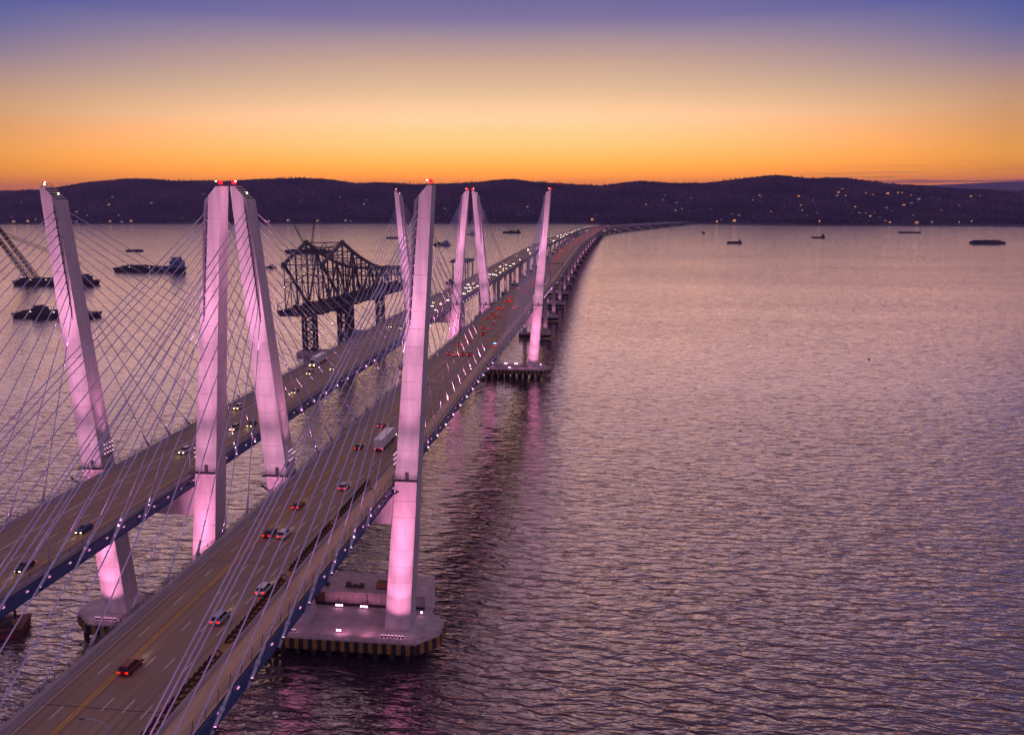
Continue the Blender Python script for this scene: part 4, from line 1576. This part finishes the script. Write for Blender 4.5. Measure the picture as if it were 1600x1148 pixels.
# ------------------------------------------------------------------ vessels
def hull_mesh(L, Bm, Hh, rake=.035):
    r = L * rake
    x0, x1, b = -L / 2, L / 2, Bm / 2
    return MB().add([(x0 + r, -b, -1), (x1 - r, -b, -1), (x1 - r, b, -1), (x0 + r, b, -1), (x0, -b, Hh), (x1, -b, Hh), (x1, b, Hh), (x0, b, Hh)],
                    [(0, 3, 2, 1), (4, 5, 6, 7), (0, 1, 5, 4), (1, 2, 6, 5), (2, 3, 7, 6), (3, 0, 4, 7)])


def lattice(m, a, b, w0, w1, n, t, wd=None):
    a, b = Vector(a), Vector(b)
    d = (b - a).normalized()
    u = d.cross(Vector((0, 1, 0))).normalized()
    w = d.cross(u)
    prev = None
    for q in range(n + 1):
        c = a.lerp(b, q / n)
        s_ = (w0 + (w1 - w0) * q / n) / 2
        ring = [c + u * s_ + w * s_, c - u * s_ + w * s_, c - u * s_ - w * s_, c + u * s_ - w * s_]
        if prev:
            for i in range(4):
                m.beam(prev[i], ring[i], t)
                m.beam(prev[i], ring[(i + 1) % 4], t * .6)
        prev = ring
    return m


def barge(u, v, L, Bm, Hh, label, cargo=0, house=None, cranes=(), rot=0.0, masts=0, lamps=0, hullm=None, name='barge', y=None):
    p = at_z(u, v, 0)
    root = thing(name, label, 'barge' if name == 'barge' else 'boat', (p[0], p[1] + Bm / 2, 0))
    root.rotation_euler = (0, 0, rot)
    part('hull', hull_mesh(L, Bm, Hh), hullm or HULL, root)
    part('rub_rail', MB().box(-L / 2 - .1, L / 2 + .1, -Bm / 2 - .25, -Bm / 2 - .02, Hh - .6, Hh - .15), STEEL, root)
    if cargo:
        m = MB()
        n = max(8, int(L / 4))
        for q in range(n):
            x = -L * .44 + L * .78 * q / n
            hh_ = cargo * random.uniform(.35, 1.0)
            m.hexa([(x, -Bm * .42, Hh), (x + L / n * 1.2, -Bm * .42, Hh), (x + L / n * 1.2, Bm * .42, Hh), (x, Bm * .42, Hh), (x + .6, -Bm * .25, Hh + hh_), (x + L / n, -Bm * .25, Hh + hh_ * .9), (x + L / n, Bm * .2, Hh + hh_), (x + .6, Bm * .2, Hh + hh_ * .8)])
        part('cargo', m, CARGO, root, kind='stuff')
    if house:
        x0, x1, hz, mt = house
        hs = part('deckhouse', MB().box(x0 * L, x1 * L, -Bm * .35, Bm * .35, Hh, Hh + hz).box(x0 * L + .15 * (x1 - x0) * L, x1 * L - .2 * (x1 - x0) * L, -Bm * .25, Bm * .25, Hh + hz, Hh + hz * 1.45), mt, root)
        w_ = (x1 - x0) * L
        for q in range(4):
            part('window', MB().box(x0 * L + w_ * (.12 + .2 * q), x0 * L + w_ * (.24 + .2 * q), -Bm * .35 - .06, -Bm * .35 + .02, Hh + hz * .55, Hh + hz * .8), GLASS, hs)
    for (xa, xb, zt) in cranes:
        m = MB()
        lattice(m, (xa * L, 0, Hh + 1), (xb * L, 0, zt), 3.2 * zt / 60, 1.6 * zt / 60, 12, .25 + .003 * zt)
        part('crane_boom', m, STEEL, root)
        part('crane_cab', MB().box(xa * L - 4, xa * L + 4, -3, 3, Hh, Hh + 4.5), STEEL, root)
        part('hoist_rope', MB().beam((xb * L, 0, zt), (xa * L - (xb - xa) * L * .5, 0, Hh + 3), .22), STEEL, root)
    for q in range(masts):
        x = -L * .3 + L * .6 * q / max(1, masts - 1)
        part('mast', MB().tube((x, 0, Hh), (x, 0, Hh + 8 + 3 * (q % 2)), .22, 6), STEEL, root)
    for q in range(lamps):
        x = -L * .25 + L * .6 * q / max(1, lamps)
        part('deck_lamp', MB().box(x, x + .9, -Bm / 2 - .1, -Bm / 2 + .5, Hh + 1.5, Hh + 2.3), WORKL, root)
    return root


cb = barge(78, 446, 118, 30, 6.0, 'large crane barge at the left edge with a tall twin-legged lattice boom', cargo=4, house=(.30, .42, 6, STEEL), masts=3, lamps=3)
m = MB()
lattice(m, (-36, -8, 7), (-92, -8, 84), 5, 3, 14, .8)
lattice(m, (-36, 9, 7), (-92, 9, 84), 5, 3, 14, .8)
for q in range(1, 8):
    t = q / 8
    m.beam((-36 - 56 * t, -8, 7 + 77 * t), (-36 - 56 * t, 9, 7 + 77 * t), .5)
part('crane_boom', m, STEEL, cb)
m = MB()
for dy in (-7, -3, 3, 7):
    m.beam((-86, dy, 76), (40, dy, 30), .4)
part('backstay', m, STEEL, cb)
m = MB()
lattice(m, (44, 0, 8), (18, 0, 48), 3, 2, 10, .4)
part('back_mast', m, STEEL, cb)
barge(78, 497, 88, 24, 4.5, 'dark work barge low at the left with piled equipment, below the crane barge', cargo=3.2, house=(-.26, -.17, 5, STEEL), masts=2, lamps=2)
barge(228, 425, 118, 26, 6.5, 'long dark laden barge with a blue deckhouse at its right end', cargo=4.5, house=(.34, .49, 12, DHOUSE), lamps=2)
barge(208, 393, 38, 12, 3, 'small dark barge behind the long barge with the blue deckhouse', cargo=2)
barge(480, 395.5, 104, 24, 6, 'dark crane barge behind the old truss bridge', cargo=3, cranes=((-.05, -.30, 60), (.06, .14, 70)))
barge(422, 418.5, 18, 7, 2, 'small workboat with two thin masts left of the truss bridge', house=(-.1, .25, 3, STEEL), masts=2, name='workboat')
barge(690, 384, 42, 16, 4, 'dark barge with a crane just right of the near right pylon', cargo=4, house=(.1, .4, 6, DHOUSE), cranes=((-.2, -.45, 22),))
barge(612, 373, 34, 12, 3.5, 'small dark barge left of the far outer pylon leg', cargo=2.5)
barge(735, 367, 26, 12, 3.5, 'small dark vessel seen between the far inner pylon legs', house=(.05, .4, 6, DHOUSE), masts=1, name='tugboat')
barge(799, 364.5, 58, 16, 4.5, 'crane barge with slanting booms on the open water beyond the far pylons', cargo=2.5, house=(.3, .45, 5, STEEL), cranes=((-.05, -.32, 30), (.0, .35, 36)), masts=2)
barge(702, 443, 12, 6, 2, 'small dark workboat beside the far left pylon leg', house=(-.1, .3, 3.2, STEEL), masts=1, name='workboat')
barge(1148, 380.5, 38, 12, 3.5, 'dark low barge on the open water, left of the three middle ones', cargo=2.0, house=(.25, .4, 4, STEEL))
barge(1279, 372, 36, 11, 3, 'dark barge with a small stern house, middle of the open water', house=(.25, .45, 5, STEEL), cargo=1.2)
barge(1422, 364.2, 66, 13, 4.0, 'long low barge far off near the right-hand shore', cargo=.8)
barge(1545, 381, 80, 18, 5.0, 'large dark laden barge near the right edge', cargo=5.0)
barge(1099, 365.2, 12, 5, 2.5, 'tiny dark boat off the end of the bridge', house=(-.2, .3, 2.5, STEEL), name='boat')
barge(-42, 1003, 22, 10, 2.6, 'rusty red barge cut off at the lower left corner', cargo=1.4, hullm=HULLR, masts=0).rotation_euler = (0, 0, .35)
pb_ = bpy.data.objects
o = thing('mooring_post', 'dark mooring post on the rusty red barge at lower left', 'post', (*at_z(25, 975, 3.0)[:2], 3.0))
part('shaft', MB().tube((0, 0, 0), (0, 0, 6), .35, 8), RUSTDK, o)
part('collar', MB().tube((0, 0, 0), (0, 0, 1.6), .9, 8), RUST, o)

# moored flat barge with containers behind the near right pile cap
rb = thing('moored_barge', 'pale high-sided flat barge moored behind the near right pile cap', 'barge', (-35, 20.5, 0))
part('hull', MB().box(-22, 22, -6.4, 6.4, -1, 9.3), BWHITE, rb)
part('deck', MB().box(-22.2, 22.2, -6.6, 6.6, 9.3, 9.55), BWHITE, rb)
for q, x in enumerate(np.arange(-21.8, 21.5, 4.4)):
    part('side_panel', MB().box(x + .1, x + 4.2, -6.62, -6.42, 3.6, 9.0), BROWN if q in (2, 8) else BWHITE, rb)
    part('rib', MB().box(x - .12, x + .02, -6.75, -6.42, 3.4, 9.3), STEEL if q % 3 == 0 else BWHITE, rb)
part('door', MB().box(-12.4, -11.0, -6.8, -6.6, 5.2, 8.4), RUSTDK, rb)
part('walkway', MB().box(-22, 22, -7.4, -6.8, 6.0, 6.15), STEEL, rb)
c = thing('container', 'brown ribbed container on the moored barge beside the pylon leg', 'container', (-24.5, 18, 9.55), 'containers on the moored barge')
part('shell', MB().box(-4, 4, -1.2, 1.2, 0, 1.9), BROWN, c)
m = MB()
for q in np.arange(-3.8, 4, .55):
    m.box(q, q + .2, -1.25, -1.19, .1, 1.8)
part('rib', m, BROWN, c, kind='stuff')
part('door_bar', MB().box(4, 4.06, -.1, .1, .1, 1.8), STEEL, c)
for q, x in enumerate((-47.5, -44, -37.2, -35.2, -33.2)):
    c = thing('pallet_stack', f"dark equipment stack on the moored barge, {['leftmost', 'second from left', 'middle', 'fourth from left', 'rightmost'][q]}", 'equipment', (x, 17.5, 9.55), 'equipment on the moored barge')
    part('load', MB().box(-.7, .7, -.6, .6, .25, .8 + .3 * (q % 3)), STEEL, c)
    part('pallet', MB().box(-.9, .9, -.8, .8, 0, .22), RUST, c)

# buoys
for u, v, lab in ((1191, 411.5, 'tiny dark buoy in open water, upper one on the right'), (1358, 561, 'tiny dark buoy in open water, lower one on the right'), (1426, 394, 'tiny dark buoy near the far right barge'), (44, 408, 'tiny dark buoy right of the crane boom'), (72, 378, 'tiny dark float left of the outer near pylon')):
    p = at_z(u, v, 0)
    b = thing('buoy', lab, 'buoy', (p[0], p[1], 0), 'buoys on the river')
    part('float', MB().tube((0, 0, -.4), (0, 0, .6), .8, 10, .7), STEEL, b)
    part('topmark', MB().tube((0, 0, .6), (0, 0, 1.0), .2, 6), STEEL, b)

# ------------------------------------------------------------------ evening haze over the river
hz = bpy.data.materials.new('evening_haze')
hz.use_nodes = True
hn = hz.node_tree
hn.nodes.clear()
pv = hn.nodes.new('ShaderNodeVolumePrincipled')
pv.inputs['Color'].default_value = (0.50, 0.47, 1.0, 1)
pv.inputs['Density'].default_value = 6.0e-5
pv.inputs['Anisotropy'].default_value = 0.0
ho = hn.nodes.new('ShaderNodeOutputMaterial')
hn.links.new(pv.outputs[0], ho.inputs['Volume'])
tag(part('haze', MB().box(-7500, 9500, -1500, 9600, -70, 260), hz, None), 'thin violet evening haze over the river', 'haze', None, 'stuff')
